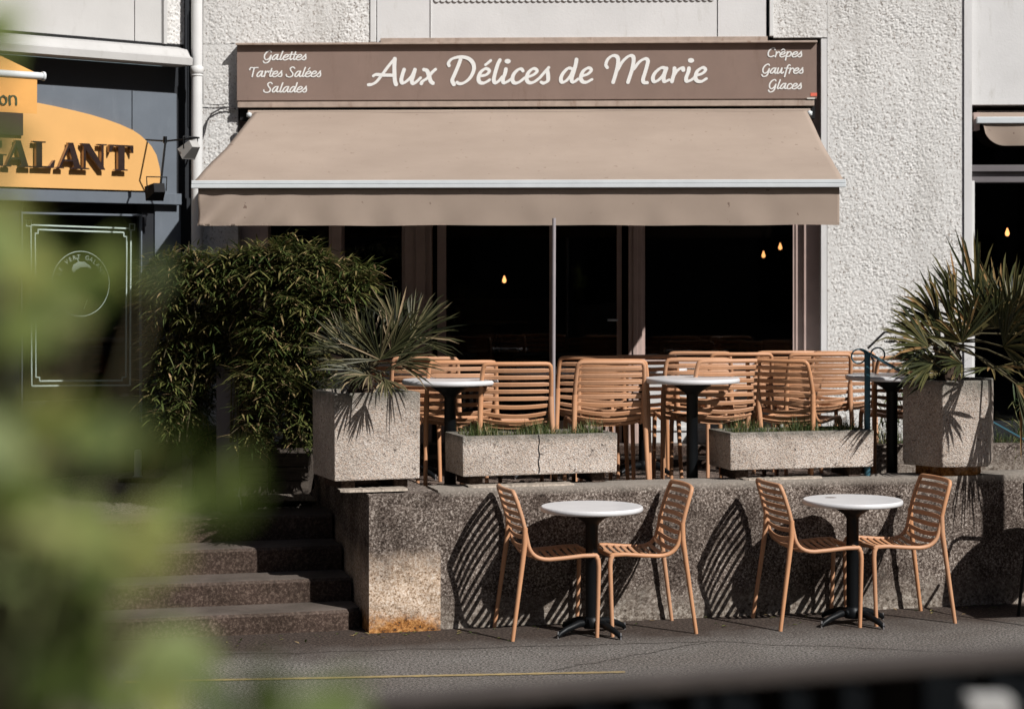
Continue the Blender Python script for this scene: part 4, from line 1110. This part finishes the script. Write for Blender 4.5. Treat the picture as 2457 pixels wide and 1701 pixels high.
sqp, sqf = planter_box('square_planter', 802, 12.12, R(20), .52, .50, WT+.035, .525, 'square pebble concrete planter on the wall end holding the small palm', 'concrete planters')
lp1, lf1 = planter_box('long_planter', 1110, 12.34, R(17), .965, .40, WT+.040, .256, 'low long pebble concrete planter with a joint near its middle, behind the left street table', 'concrete planters', crack=.47)
lp2, lf2 = planter_box('long_planter', 1752, 12.74, R(15), .945, .38, WT+.040, .246, 'low long pebble concrete planter between the middle terrace table and the teal post', 'concrete planters')
def tufts(fr, L_, dep, z, n, name_lab, hmax=.13):
    g_ = MB()
    for i in range(n):
        u = random.uniform(.05, L_-.05); v = -random.uniform(.05, dep-.05)
        h = random.uniform(.35, 1)*hmax*(.55+.45*math.sin(u*9)**2); a = random.uniform(0, 6.28); b = random.uniform(.1, .8)*h; w_ = .0022
        p = fr.P(u, v, z); dx = Vector((math.cos(a), math.sin(a), 0)); px_ = Vector((-dx.y, dx.x, 0))*w_
        q = p+dx*b*.35+Vector((0,0,h*.6)); r_ = p+dx*b+Vector((0,0,h))
        g_.add([p-px_, p+px_, q+px_*.8, q-px_*.8, r_], [(0,1,2,3), (3,2,4)])
    return g_
o = tufts(lf1, .965, .40, WT+.23, 1500, '', .17).build('grass', M['grass'], fix=False); tag(o, 'short ragged grass growing in the left long planter', 'grass', kind='stuff')
o = tufts(lf2, .945, .38, WT+.22, 1500, '', .17).build('grass', M['grass'], fix=False); tag(o, 'short ragged grass growing in the right long planter', 'grass', kind='stuff')
o = tufts(Frame(bwF.P(0,-.12,0).x, bwF.P(0,-.12,0).y, bwF.ang), 3.5, .6, TF+.18, 2600, '', .22).build('grass', M['grass'], fix=False); tag(o, 'green weeds growing in the planting bed at the right', 'grass', kind='stuff')
# hexagonal planter
hp = Wp(2262, 650, 12.93); sd = .305; th0 = R(12)
hc = [Vector((hp.x, hp.y, 0))]
ang_ = th0
for k in range(5):
    hc.append(hc[-1]+Vector((math.cos(ang_), math.sin(ang_), 0))*sd); ang_ += R(60)
cen = sum(hc, Vector())/6
z0 = CZ-(1122-650)/F*12.93; z1 = CZ-(914-650)/F*12.93
hx = thing('hexagonal_planter', (cen.x, cen.y, WT), 'six-sided pebble concrete planter at the right holding the big palm', 'planter', 'concrete planters')
b_ = MB(); inn = [cen+(c-cen)*.86 for c in hc]; low = [cen+(c-cen)*.97 for c in hc]
vs = [(c.x, c.y, z0) for c in low]+[(c.x, c.y, z0+.03) for c in hc]+[(c.x, c.y, z1) for c in hc]+[(c.x, c.y, z1) for c in inn]+[(c.x, c.y, z1-.08) for c in inn]
fs = [tuple(range(6))[::-1]]
for l in range(4): fs += [(l*6+k, l*6+(k+1) % 6, (l+1)*6+(k+1) % 6, (l+1)*6+k) for k in range(6)]
b_.add(vs, fs); b_.build('body', M['agg'], hx, bevel=.007)
MB().add([(c.x, c.y, z1-.06) for c in inn], [tuple(range(6))]).build('soil', M['soil'], hx)
lowb = [cen+(c-cen)*.72 for c in hc]
b_ = MB(); b_.add([(c.x, c.y, WT) for c in lowb]+[(c.x, c.y, z0) for c in lowb], [tuple(range(6))[::-1], tuple(range(6, 12))]+[(k, (k+1) % 6, 6+(k+1) % 6, 6+k) for k in range(6)])
b_.build('foot', M['pier'], hx)

# ---------------------------------------------------------------- plants
def leaf(mb, p, d, L_, w_, up=None, droop=.15, fold=.0):
    d = d.normalized(); up = up or Vector((0,0,1))
    s_ = d.cross(up)
    s_ = s_.normalized() if s_.length > 1e-4 else Vector((1,0,0))
    nrm = s_.cross(d).normalized()
    a = p; m1 = p+d*L_*.35-Vector((0,0,droop*L_*.15)); e = p+d*L_-Vector((0,0,droop*L_))
    m2 = p+d*L_*.7-Vector((0,0,droop*L_*.5))
    mb.add([a, m1+s_*w_*.5+nrm*fold*w_, m1-s_*w_*.5+nrm*fold*w_, m2+s_*w_*.35+nrm*fold*w_*.7, m2-s_*w_*.35+nrm*fold*w_*.7, e, m1, m2],
           [(0,1,6),(0,6,2),(1,3,7,6),(6,7,4,2),(3,5,7),(7,5,4)])
def rv():
    while True:
        v = Vector((random.uniform(-1,1), random.uniform(-1,1), random.uniform(-1,1)))
        if .05 < v.length < 1: return v
def bamboo(name, base, blobs, n, label, D):
    t_ = thing(name, base, label, 'bamboo', 'bamboo bushes along the passage')
    fo = MB(); ca = MB(); tips = []
    tot = sum(b[2]*b[3] for b in blobs)
    for (px, py, rx, ry, dd, dens) in blobs:       # centre and radii in shown pixels, depth offset, density
        k = int(n*dens*rx*ry/tot); Db = D+dd; c = Wp(px*1.066, py*1.066, Db); s_ = Db/F*1.066
        for i in range(k):
            v = rv(); v = v.normalized()*(v.length**.45)
            v.y *= .8
            p = c+Vector((v.x*rx*s_, v.y*min(rx, ry)*s_*.8, v.z*ry*s_))
            p += Vector((random.gauss(0,.03), random.gauss(0,.03), random.gauss(0,.025)))
            if noise.noise(p*8+Vector((2.3,8,4))) < -.30 and dd < .2: continue
            ppx = CX+p.x/p.y*F; ppy = HY-(p.z-CZ)/p.y*F
            if 500 < ppx < 588 and ppy > 905 and random.random() < .93: continue
            az_ = random.uniform(0, 6.28)
            twig = (Vector((v.x, v.y-.25, .25+max(0, v.z)*.5))*.7+Vector((math.cos(az_), math.sin(az_), random.uniform(-.3,.5)))*.8).normalized()
            tl = random.uniform(.05, .13)
            for j in range(random.randint(4, 7)):
                f = j/6; q = p+twig*tl*f
                side = twig.cross(Vector((0,0,1))); side = side.normalized() if side.length > .01 else Vector((1,0,0))
                d = twig*random.uniform(.5, 1.1)+side*random.choice((-1, 1))*random.uniform(.3, 1)+rv()*.35
                d.z -= random.uniform(0, .45)
                leaf(fo, q, d, random.uniform(.065, .145), random.uniform(.008, .015), droop=random.uniform(0, .3), fold=.12)
            if random.random() < .009: tips.append(p)
            if random.random() < .14: ca.tube([p-twig*.12-Vector((0,0,.05)), p, p+twig*tl], [.0022,.0016,.001], 4)
    fo.build('foliage', M['bamboo'], t_, fix=False)
    for p in tips:
        b = Vector(base)+Vector((random.uniform(-.12,.12), random.uniform(-.08,.08), 0))
        m_ = b.lerp(p, .6)+Vector((0,0,.12)); ca.tube([b, b.lerp(m_, .5)+Vector((0,0,.05)), m_, p], [.006,.005,.004,.0015], 5)
    ca.build('canes', M['stem'], t_, fix=False)
b1 = Wp(432, 650, 13.25); b2 = Wp(600, 650, 13.2); b3 = Wp(720, 650, 13.1)
bamboo('bamboo_bush', (b1.x, 13.25, 1.0), [(440,622,92,42,-.02,1.7),(380,670,40,50,0,1),(470,690,60,50,.12,1),(400,760,55,70,.22,1.0),(450,820,75,80,.38,1.1),(385,900,35,70,.25,.9),(440,950,60,70,.42,.8)], 2700, 'leftmost bamboo bush, beside the dark passage', 13.02)
bamboo('bamboo_bush', (b2.x, 13.2, 1.0), [(560,620,90,42,.0,1.5),(645,595,75,36,-.02,1.6),(700,625,60,40,.0,1.3),(590,690,80,50,.12,1.1),(520,760,60,80,.32,1.1),(600,790,70,60,.2,1.1),(600,870,70,60,.35,.9)], 2700, 'tallest bamboo bush in the middle, above the grey board', 12.98)
bamboo('bamboo_bush', (b3.x, 13.1, 1.0), [(765,640,65,42,.04,1.3),(700,690,75,50,.0,1.3),(640,760,60,50,.0,1.2),(680,820,60,60,.15,.8),(600,860,45,40,-.05,.8),(560,925,40,40,-.05,.7),(640,930,60,70,.22,.8),(690,930,45,80,.25,.9),(550,990,35,28,-.05,.5)], 2400, 'bamboo bush directly behind the small palm', 12.92)
def slat_planter(pxa, pxb, D, top, bot, label):
    a = Wp(pxa, 650, D); b = Wp(pxb, 650, D); zt2 = CZ-(top-650)/F*D; zb3 = CZ-(bot-650)/F*D
    t_ = thing('wooden_planter', ((a.x+b.x)/2, D+.2, zb3), label, 'planter', 'slatted wooden planters')
    nn = max(2, int((zt2-zb3)/.075)); s_ = MB()
    for k in range(nn):
        h0 = zb3+(zt2-zb3)*k/nn; h1 = zb3+(zt2-zb3)*(k+1)/nn-.007
        s_.box(a.x, b.x, D, D+.02, h0, h1); s_.box(a.x, b.x, D+.38, D+.40, h0, h1); s_.box(a.x, a.x+.02, D+.021, D+.379, h0, h1); s_.box(b.x-.02, b.x, D+.021, D+.379, h0, h1)
    s_.build('slats', M['slats'], t_)
    MB().box(a.x+.02, b.x-.02, D+.02, D+.38, zb3, zt2-.03).build('soil', M['soil'], t_)
    return t_
slat_planter(395, 434, 13.5, 1035, 1130, 'slatted wooden planter box under the leftmost bamboo bush')
slat_planter(576, 642, 13.25, 1050, 1190, 'slatted wooden planter box between the grey board and the square planter')
slat_planter(650, 740, 13.35, 1085, 1185, 'slatted wooden planter box in deep shade behind the square planter')
gb = MB(); a = Wp(519, 650, 13.2); b = Wp(574, 650, 13.2)
gb.box(a.x, b.x, 13.2, 13.6, .55, CZ-(878-650)/F*13.2); tag(gb.build('grey_planter', M['greybox'], bevel=.006), 'tall plain grey planter board rising under the middle bamboo bush', 'planter')
gb = MB(); a = Wp(436, 650, 13.45); b = Wp(462, 650, 13.45)
gb.box(a.x, b.x, 13.45, 13.9, .55, CZ-(872-650)/F*13.45); tag(gb.build('grey_planter', M['greybox'], bevel=.006), 'narrow dark grey planter side behind the leftmost bamboo bush', 'planter')
a = Wp(462, 650, 13.5); b = Wp(519, 650, 13.5)
gb = MB(); gb.box(a.x+.01, b.x-.01, 13.5, 13.9, .55, 1.05); tag(gb.build('black_tub', M['black'], bevel=.01), 'black planter tub between the two grey planters', 'planter')

def palm_fan(mb, stem, base, tip_dir, nrm, Rr, nl, spread, wl=.012):
    d = tip_dir.normalized(); nrm = (nrm-d*nrm.dot(d)).normalized(); s_ = d.cross(nrm)
    for i in range(nl):
        a = R(-spread/2+spread*i/(nl-1)+random.uniform(-2, 2)); ca_, sa = math.cos(a), math.sin(a)
        dd = d*ca_+s_*sa; L_ = Rr*(.72+.28*math.cos(a*.8))*random.uniform(.9, 1.08)
        side = (s_*ca_-d*sa)*wl*.5; lift = nrm*.05*Rr*math.cos(a*2)
        dd = (dd+nrm*.14*random.uniform(.2, 1.3)).normalized()
        if random.random() < .07: continue
        L_ *= random.uniform(.78, 1.06); dd = (dd+rv()*.06).normalized()
        p0 = base; p1 = base+dd*L_*.45+lift*.3; p2 = base+dd*L_*.78-Vector((0,0,.02*L_)); p3 = base+dd*L_-Vector((0,0,random.uniform(.02,.14)*L_))
        f = nrm*wl*.35
        mb.add([p0-side*.4, p0+side*.4, p1-side+f, p1, p1+side+f, p2-side*.7+f*.6, p2, p2+side*.7+f*.6, p3],
               [(0,3,2),(0,1,3),(1,4,3),(2,3,6,5),(3,4,7,6),(5,6,8),(6,7,8)])
def palm(name, root, label, fans, matl, wl=.012, trunk_h=.16, tr=.07):
    t_ = thing(name, root, label, 'palm', 'fan palms in concrete planters')
    rt = Vector(root); fo = MB(); st_ = MB()
    prof_ = [(tr*1.05, 0)]+[(tr*(1.1 if k % 2 else .92), trunk_h*(k+1)/9) for k in range(8)]+[(tr*.4, trunk_h*1.06)]
    fb = MB().lathe(prof_, rt, 14)
    for i in range(110):
        a = random.uniform(0, 6.28); h = random.uniform(0, trunk_h); p = rt+Vector((math.cos(a)*tr, math.sin(a)*tr, h))
        leaf(fb, p, Vector((math.cos(a), math.sin(a), random.uniform(.2, 1.6))), random.uniform(.04, .10), .008, droop=.1)
    fb.build('trunk', M['bark'], t_, fix=False)
    crown = rt+Vector((0,0,trunk_h))
    for (bx, Rr, dirv, nrmv, nl, spread) in fans:
        b = Vector(bx); mid = crown.lerp(b, .5)+Vector((0,0,.03))
        st_.tube([crown+rv()*.02, mid, b], [.008,.006,.005], 6)
        palm_fan(fo, st_, b, Vector(dirv), Vector(nrmv), Rr, nl, spread, wl)
    fo.build('fronds', matl, t_, fix=False); st_.build('leaf_stalks', M['stem'], t_)
s_ = 12.35/F*1.066
def pp_(px, py, D): return Wp((px-13)*1.066, (py+4)*1.066, D)
Dp = 12.42
fans1 = [ (pp_(868,805,12.12), .40, (-.15,-.25,1), (.1,-1,.25), 38, 165),
 (pp_(845,825,12.2), .36, (-.92,-.25,.28), (.1,-1,.7), 26, 90),
 (pp_(905,735,12.5), .30, (-.25,.35,1), (.35,-1,-.2), 22, 90),
 (pp_(940,755,12.45), .36, (.72,.05,.55), (-.3,-1,.3), 30, 130),
 (pp_(905,812,12.2), .36, (.9,-.3,.22), (0,-1,.7), 24, 90),
 (pp_(835,838,12.12), .30, (-.8,-.5,-.05), (.1,-.6,1), 20, 90),
 (pp_(845,840,12.05), .24, (-.3,-.8,-.25), (0,-.4,1), 16, 120),
 (pp_(880,850,12.06), .17, (.2,-.6,-.6), (0,-.6,.8), 12, 90),
 (pp_(800,790,12.5), .30, (-.75,.1,.6), (.2,-1,.1), 20, 80),
 (pp_(850,770,12.6), .30, (-.35,.5,.7), (.1,-1,.3), 20, 110),
 (pp_(830,800,12.3), .34, (-.55,-.1,.75), (.3,-1,.3), 24, 90), (pp_(895,790,12.35), .34, (.45,-.1,.8), (-.2,-1,.2), 24, 90), (pp_(870,835,12.2), .28, (.5,-.6,.1), (0,-.6,.9), 18, 100)]
sc_ = Wp(868, 650, 12.42)
palm('fan_palm', (sc_.x, 12.42, WT+.02+.47), 'small fan palm with stiff grey green fans in the square planter', fans1, M['palm'], .0125, .17, .075)
rng = random.Random(5)
fans2 = []
def hpx(px, py, D): return Wp(px+8, py+(75 if py < 740 else 42), D)
for (px, py, D, R_, d, nr, nl, sp) in [
  (2340, 730, 13.35, .40, (-.4,.3,.7), (.3,-1,.2), 24, 120), (2400, 790, 12.75, .38, (.3,-.6,.5), (0,-.8,.6), 26, 140), (2350, 700, 13.0, .42, (-.2,-.1,.9), (.6,-1,.1), 16, 60), (2430, 760, 13.1, .46, (.6,.1,.7), (-.3,-1,.3), 28, 120), (2300, 830, 12.9, .34, (-.7,-.4,.2), (.1,-.7,.8), 22, 110), (2440, 880, 13.1, .46, (.5,.1,-.7), (.1,-1,.1), 22, 80),
  (2330, 640, 13.2, .46, (-.10,-.1,1), (.4,-1,.2), 12, 46), (2420, 700, 12.9, .48, (.5,-.3,.75), (-.2,-1,.5), 30, 150), (2385, 745, 12.85, .40, (.25,-.4,.8), (0,-1,.4), 28, 150),
  (2245, 700, 13.1, .38, (-.55,-.1,.85), (.4,-1,.2), 12, 55), (2220, 790, 12.85, .38, (-.9,-.25,.30), (.2,-1,.6), 26, 110), (2260, 745, 13.2, .40, (-.75,.1,.55), (.3,-1,.1), 18, 70),
  (2230, 830, 12.8, .34, (-.9,-.3,-.05), (.2,-.8,.7), 24, 100), (2300, 780, 12.75, .40, (-.15,-.5,.8), (.2,-1,.3), 22, 110), (2440, 800, 12.9, .50, (.9,-.2,.35), (0,-1,.6), 28, 120),
  (2430, 880, 12.8, .50, (.75,-.3,-.5), (-.2,-1,.4), 24, 90), (2460, 840, 12.8, .48, (1,-.2,-.1), (0,-.7,.8), 26, 120), (2390, 690, 13.3, .5, (.15,.4,.8), (.2,-1,.2), 26, 130),
  (2290, 660, 13.3, .40, (-.35,.2,.9), (.5,-1,.1), 10, 36), (2370, 840, 12.7, .34, (.15,-.7,-.1), (0,-.5,1), 22, 150), (2275, 700, 13.05, .42, (-.25,-.1,1), (.4,-1,.1), 12, 34), (2330, 760, 12.9, .38, (.1,-.2,1), (.2,-1,.2), 22, 90), (2250, 790, 13.05, .36, (-.6,0,.6), (.3,-1,.3), 20, 80), (2260, 850, 13.1, .36, (-.8,.1,.15), (.2,-1,.6), 20, 90)]:
    fans2.append((hpx(px, py, D), R_, d, nr, nl, sp))
palm('fan_palm', (cen.x-.01, cen.y-.02, z1-.07), 'large dark fan palm with broad spiky fans in the six-sided planter', fans2, M['palm2'], .019, .30, .085)
# weeds and shoots behind the hexagonal planter
wd = MB(); 
for i in range(240):
    p = Wp(random.uniform(2110, 2170) if i % 2 else random.uniform(2430, 2520), random.uniform(960, 1075), 14.1+random.uniform(-.1,.2))
    leaf(wd, p, rv()+Vector((0,0,.4)), random.uniform(.08,.22), random.uniform(.006,.014), droop=.3)
tag(wd.build('bed_plants', M['grass'], fix=False), 'straggly leafy plants rising from the bed behind the six-sided planter', 'plant', kind='stuff')

# ---------------------------------------------------------------- teal railing
rl = thing('iron_handrail', (Wp(2080,650,13.05).x, 13.05, TF), 'teal iron handrail with scrolls crossing beside the six-sided planter', 'handrail')
p = Wp(2081, 650, 13.05)
MB().tube([(p.x, 13.05, TF), (p.x, 13.05, CZ-(848-650)/F*13.05)], .0185, 12).build('post', M['tealpaint'], rl)
MB().bar(Wp(2066, 838, 13.04), Wp(2480, 1068, 13.75), .035, .010).build('rail', M['tealpaint'], rl)
sc2 = MB()
def ringpts(px, py, D, r, a0=0, a1=360, n=22): 
    c = Wp(px, py, D); return [c+Vector((r*math.cos(R(a0+(a1-a0)*i/n)), 0, r*math.sin(R(a0+(a1-a0)*i/n)))) for i in range(n+1)]
sc2.tube(ringpts(2060, 855, 13.05, .044), .005, 6); sc2.tube(ringpts(2106, 851, 13.3, .044, -60, 250), .0055, 6)
sc2.build('scroll', M['tealpaint'], rl)
rl2 = thing('iron_handrail', (Wp(2200,650,14.7).x, 14.7, TF), 'dark iron handrail further back rising towards the big palm', 'handrail')
MB().bar(Wp(2082, 836, 14.6), Wp(2122, 797, 14.6), .03, .012).bar(Wp(2122, 797, 14.6), Wp(2215, 800, 14.6), .03, .012).build('rail', M['blackmetal'], rl2)
MB().tube([Wp(2200, 800, 14.6), (Wp(2200,800,14.6).x, 14.6, TF)], .012, 8).build('post', M['blackmetal'], rl2)
s3 = MB(); 
for k in range(4): s3.tube(ringpts(2128+k*5, 814, 14.6, .022, -150, 60, 12), .004, 5)
s3.build('scroll', M['blackmetal'], rl2)

# ---------------------------------------------------------------- black chair at the right edge and lamp post beyond
bc = thing('black_armchair', (3.33, 12.42, 0), 'black metal armchair cut by the right edge of the photo', 'chair')
def bcp(x, y, z):
    a = R(10); return (3.33+x*math.cos(a)-y*math.sin(a), 12.42+x*math.sin(a)+y*math.cos(a), z)
for sx in (-1, 1):
    MB().tube([bcp(sx*.25,-.22,0), bcp(sx*.24,-.20,.42), bcp(sx*.235,-.17,.62), bcp(sx*.235,-.10,.66), bcp(sx*.235,.16,.66)], .0105, 8).build('leg', M['blackmetal'], bc)
    MB().tube([bcp(sx*.25,.26,0), bcp(sx*.225,.20,.44), bcp(sx*.22,.24,.80)], .0105, 8).build('leg', M['blackmetal'], bc)
MB().tube([bcp(-.22,.24,.78), bcp(-.20,.245,.84), bcp(-.14,.25,.87), bcp(.14,.25,.87), bcp(.20,.245,.84), bcp(.22,.24,.78)], .0105, 8).build('back_frame', M['blackmetal'], bc)
s_ = MB()
s_.tube([bcp(-.13,.21,.46), bcp(-.12,.235,.72), bcp(-.08,.245,.78), bcp(.08,.245,.78), bcp(.12,.235,.72), bcp(.13,.21,.46)], .008, 6)
s_.build('backrest', M['blackmetal'], bc)
MB().hexa([bcp(-.22,-.2,.44), bcp(.22,-.2,.44), bcp(.22,.21,.44), bcp(-.22,.21,.44), bcp(-.22,-.2,.46), bcp(.22,-.2,.46), bcp(.22,.21,.46), bcp(-.22,.21,.46)]).build('seat', M['blackmetal'], bc)
k_ = 1.25; pL = Vector((3.04+SA*k_, 13.02-k_, 0))
lp = thing('steel_post', pL, 'thick dark post just outside the right edge, shading the six-sided planter', 'post')
MB().lathe([(.13,0),(.13,.03),(.10,.05),(.075,.06),(.07,.33)], pL, 36).build('base', M['blackmetal'], lp)
MB().tube([pL+Vector((0,0,.33)), pL+Vector((0,0,3.2))], .066, 16).build('pole', M['blackmetal'], lp)

# ---------------------------------------------------------------- blurred things near the camera
fs_ = thing('foreground_shrub', (-.22, 1.2, 0), 'out of focus broad-leaved green shrub close to the camera at the left', 'shrub')
fl_ = MB(); fst = MB()
regions = [ # (px,py) shown pixels, rx, ry, count
 (30,590,60,60,8),(130,640,80,55,9),(230,650,70,40,5),(120,730,80,45,6),(330,620,40,20,1),(20,760,40,60,3),(50,980,70,70,9),(150,960,70,70,7),(230,1010,40,40,3),(40,1110,80,70,11),(130,1180,100,60,9),
 (30,1300,70,90,10),(140,1310,90,80,9),(250,1250,70,40,3),(340,1210,80,40,3),(440,1180,70,50,2),(400,1060,40,40,1),(540,1110,40,30,2),(60,1450,80,90,10),(200,1430,80,60,6),(180,1540,120,60,9),(330,1560,80,50,4),(370,1450,50,50,2),(430,1500,50,60,3),(560,1565,110,30,4),(740,1590,80,18,2),(0,860,25,50,2),(12,60,30,60,4),(5,300,20,60,1),(15,470,40,40,3)]
rng = random.Random(11)
for (px, py, rx, ry, n) in regions:
    for i in range(n):
        D = rng.uniform(.88, 1.22); a = rng.uniform(0, 6.28); q = math.sqrt(rng.random())
        p = Wp((px-12+rx*q*math.cos(a))*1.066, (py+ry*q*math.sin(a))*1.066, D)
        d = Vector((rng.uniform(-.2,1), rng.uniform(-.4,.3), rng.uniform(-.8,.8))).normalized()
        L_ = rng.uniform(.026, .046); w_ = L_*.5
        nrm = (Vector((.5,-1,.6))+Vector((rng.uniform(-.7,.7), 0, rng.uniform(-.7,.7)))).normalized()
        s_ = d.cross(nrm).normalized(); up_ = s_.cross(d)
        prof_ = [(0,0),(.2,.34),(.45,.5),(.7,.40),(.88,.2),(1,0)]
        vs = [p+d*L_*(a_-.5)+s_*w_*b for a_, b in prof_]+[p+d*L_*(a_-.5)-s_*w_*b for a_, b in prof_[1:-1]][::-1]
        fl_.add(vs, [tuple(range(len(vs)))])
        if i % 3 == 0: fst.tube([(-.28+rng.uniform(-.02,.02), 1.05, 1.2), p*.5+Vector((-.26,1.0,1.75))*.5, p], [.003,.002,.001], 5)
fl_.build('foliage', M['fgleaf'], fs_, fix=False)
fst.tube([(-.31,1.15,0), (-.30,1.1,1.2), (-.28,1.0,2.0)], [.012,.008,.003], 6); fst.build('stem', M['stem'], fs_, fix=False)

fr0 = Wp(900, 1664, 2.5); fr1 = Wp(2520, 1540, 2.25)
PAN = 1
fp = thing('foreground_fence', (fr0.x, 2.5, 0), 'out of focus dark fence with a brown top rail across the lower right corner', 'fence')
dirf = (fr1-fr0).normalized()
r0_ = fr0-Vector((0,0,.012)); r1_ = fr1-Vector((0,0,.012))
MB().bar(r0_, r1_, .05, .018).build('rail', M['fg_rail'], fp, bevel=.004)
MB().bar(r0_-Vector((0,0,.13))+Vector((0,.02,0)), r1_-Vector((0,0,.13))+Vector((0,.02,0)), .03, .03).build('lower_rail', M['fg_rail'], fp, bevel=.004)
pn = MB(); A_ = r0_+Vector((0,.032,-.016)); B_ = r1_+Vector((0,.032,-.016))
pn.hexa([(A_.x,A_.y,0),(B_.x,B_.y,0),(B_.x,B_.y+.02,0),(A_.x,A_.y+.02,0),(A_.x,A_.y,A_.z),(B_.x,B_.y,B_.z),(B_.x,B_.y+.02,B_.z),(A_.x,A_.y+.02,A_.z)])
pn.build('panel', M['darkpanel'], fp)
for px, wd_ in ((960,110),(1130,90),(1300,90),(1470,90),(1600,80),(1740,70),(1810,80),(1950,60),(2080,60),(2320,170),(2440,120)):
    t_ = (px-900)/(2520-900); a = r0_.lerp(r1_, t_); w_ = wd_/F*2.4
    MB().box(a.x-w_/2, a.x+w_/2, a.y-.02, a.y+.03, -.01, a.z-.012).build('fence_board', M['blackmetal'], fp)
pc = Wp(2372, 1697, 2.1); o = MB().box(pc.x-.022, pc.x+.022, 2.08, 2.12, pc.z-.12, pc.z+.012).build('grey_block', M['lampbody'], bevel=.004); tag(o, 'blurred light grey block at the bottom right corner', 'block')
MB().box(pc.x-.02, pc.x+.02, 3.19, 3.23, 0, pc.z-.12).build('support', M['blackmetal'], o) if False else None
o.location.z += 0
sup = MB().box(pc.x-.012, pc.x+.012, 2.09, 2.11, 0, pc.z-.121).build('stand', M['blackmetal'], o)

fl2 = MB(); rl_ = random.Random(4)
for i in range(90):
    uu = rl_.uniform(-1.4, 3.6); p = Fw.P(uu, .02+abs(rl_.gauss(0,.16)), .004)
    leaf(fl2, p, Vector((rl_.uniform(-1,1), rl_.uniform(-1,1), .12)), rl_.uniform(.015,.045), rl_.uniform(.006,.016), droop=.05, fold=.3)
tag(fl2.build('fallen_leaves', M['bamboo'], fix=False), 'small dry leaves scattered on the street along the foot of the wall', 'leaves', kind='stuff')
ck = MB()
for k_, (x0, y0, x1, y1) in enumerate(((-1.6, 11.35, 1.1, 11.75), (1.1, 11.75, 3.4, 11.2), (.2, 10.9, 1.1, 11.75))):
    for i in range(50):
        f0, f1 = i/50, (i+1)/50; A = Vector((x0+(x1-x0)*f0, y0+(y1-y0)*f0+.05*noise.noise(Vector((f0*9, k_, 0)))+.02*noise.noise(Vector((f0*40, k_, 1))), .003)); B = Vector((x0+(x1-x0)*f1, y0+(y1-y0)*f1+.05*noise.noise(Vector((f1*9, k_, 0)))+.02*noise.noise(Vector((f1*40, k_, 1))), .003))
        w0 = .004+.003*noise.noise(Vector((f0*30, k_, 5))); ck.add([A-Vector((0,w0,0)), B-Vector((0,w0,0)), B+Vector((0,w0,0)), A+Vector((0,w0,0))], [(0,1,2,3)])
tag(ck.build('road_crack', M['soil'], fix=False), kind='structure')
# ---------------------------------------------------------------- unseen houses around the street, added to block sky light
op = thing('sky_blocker_houses', (0, -12, 0), 'unseen row of houses behind the camera, added to block sky light', 'building')
MB().box(-30, 26, -19, -13, 0, 16).build('wall', M['blockerwall'], op)
MB().box(-22, -10.5, -12.9, 9, 0, 16).build('blocker_wing', M['blockerwall'], op)
MB().box(16, 24, 4, 22, 0, 16).build('blocker_wing', M['blockerwall'], op)
ow = MB()
for i in range(14):
    for z in (1.0, 4.2): ow.box(-26+i*3.6, -24.8+i*3.6, -13.02, -12.98, z, z+1.8)
ow.build('window', M['black'], op)
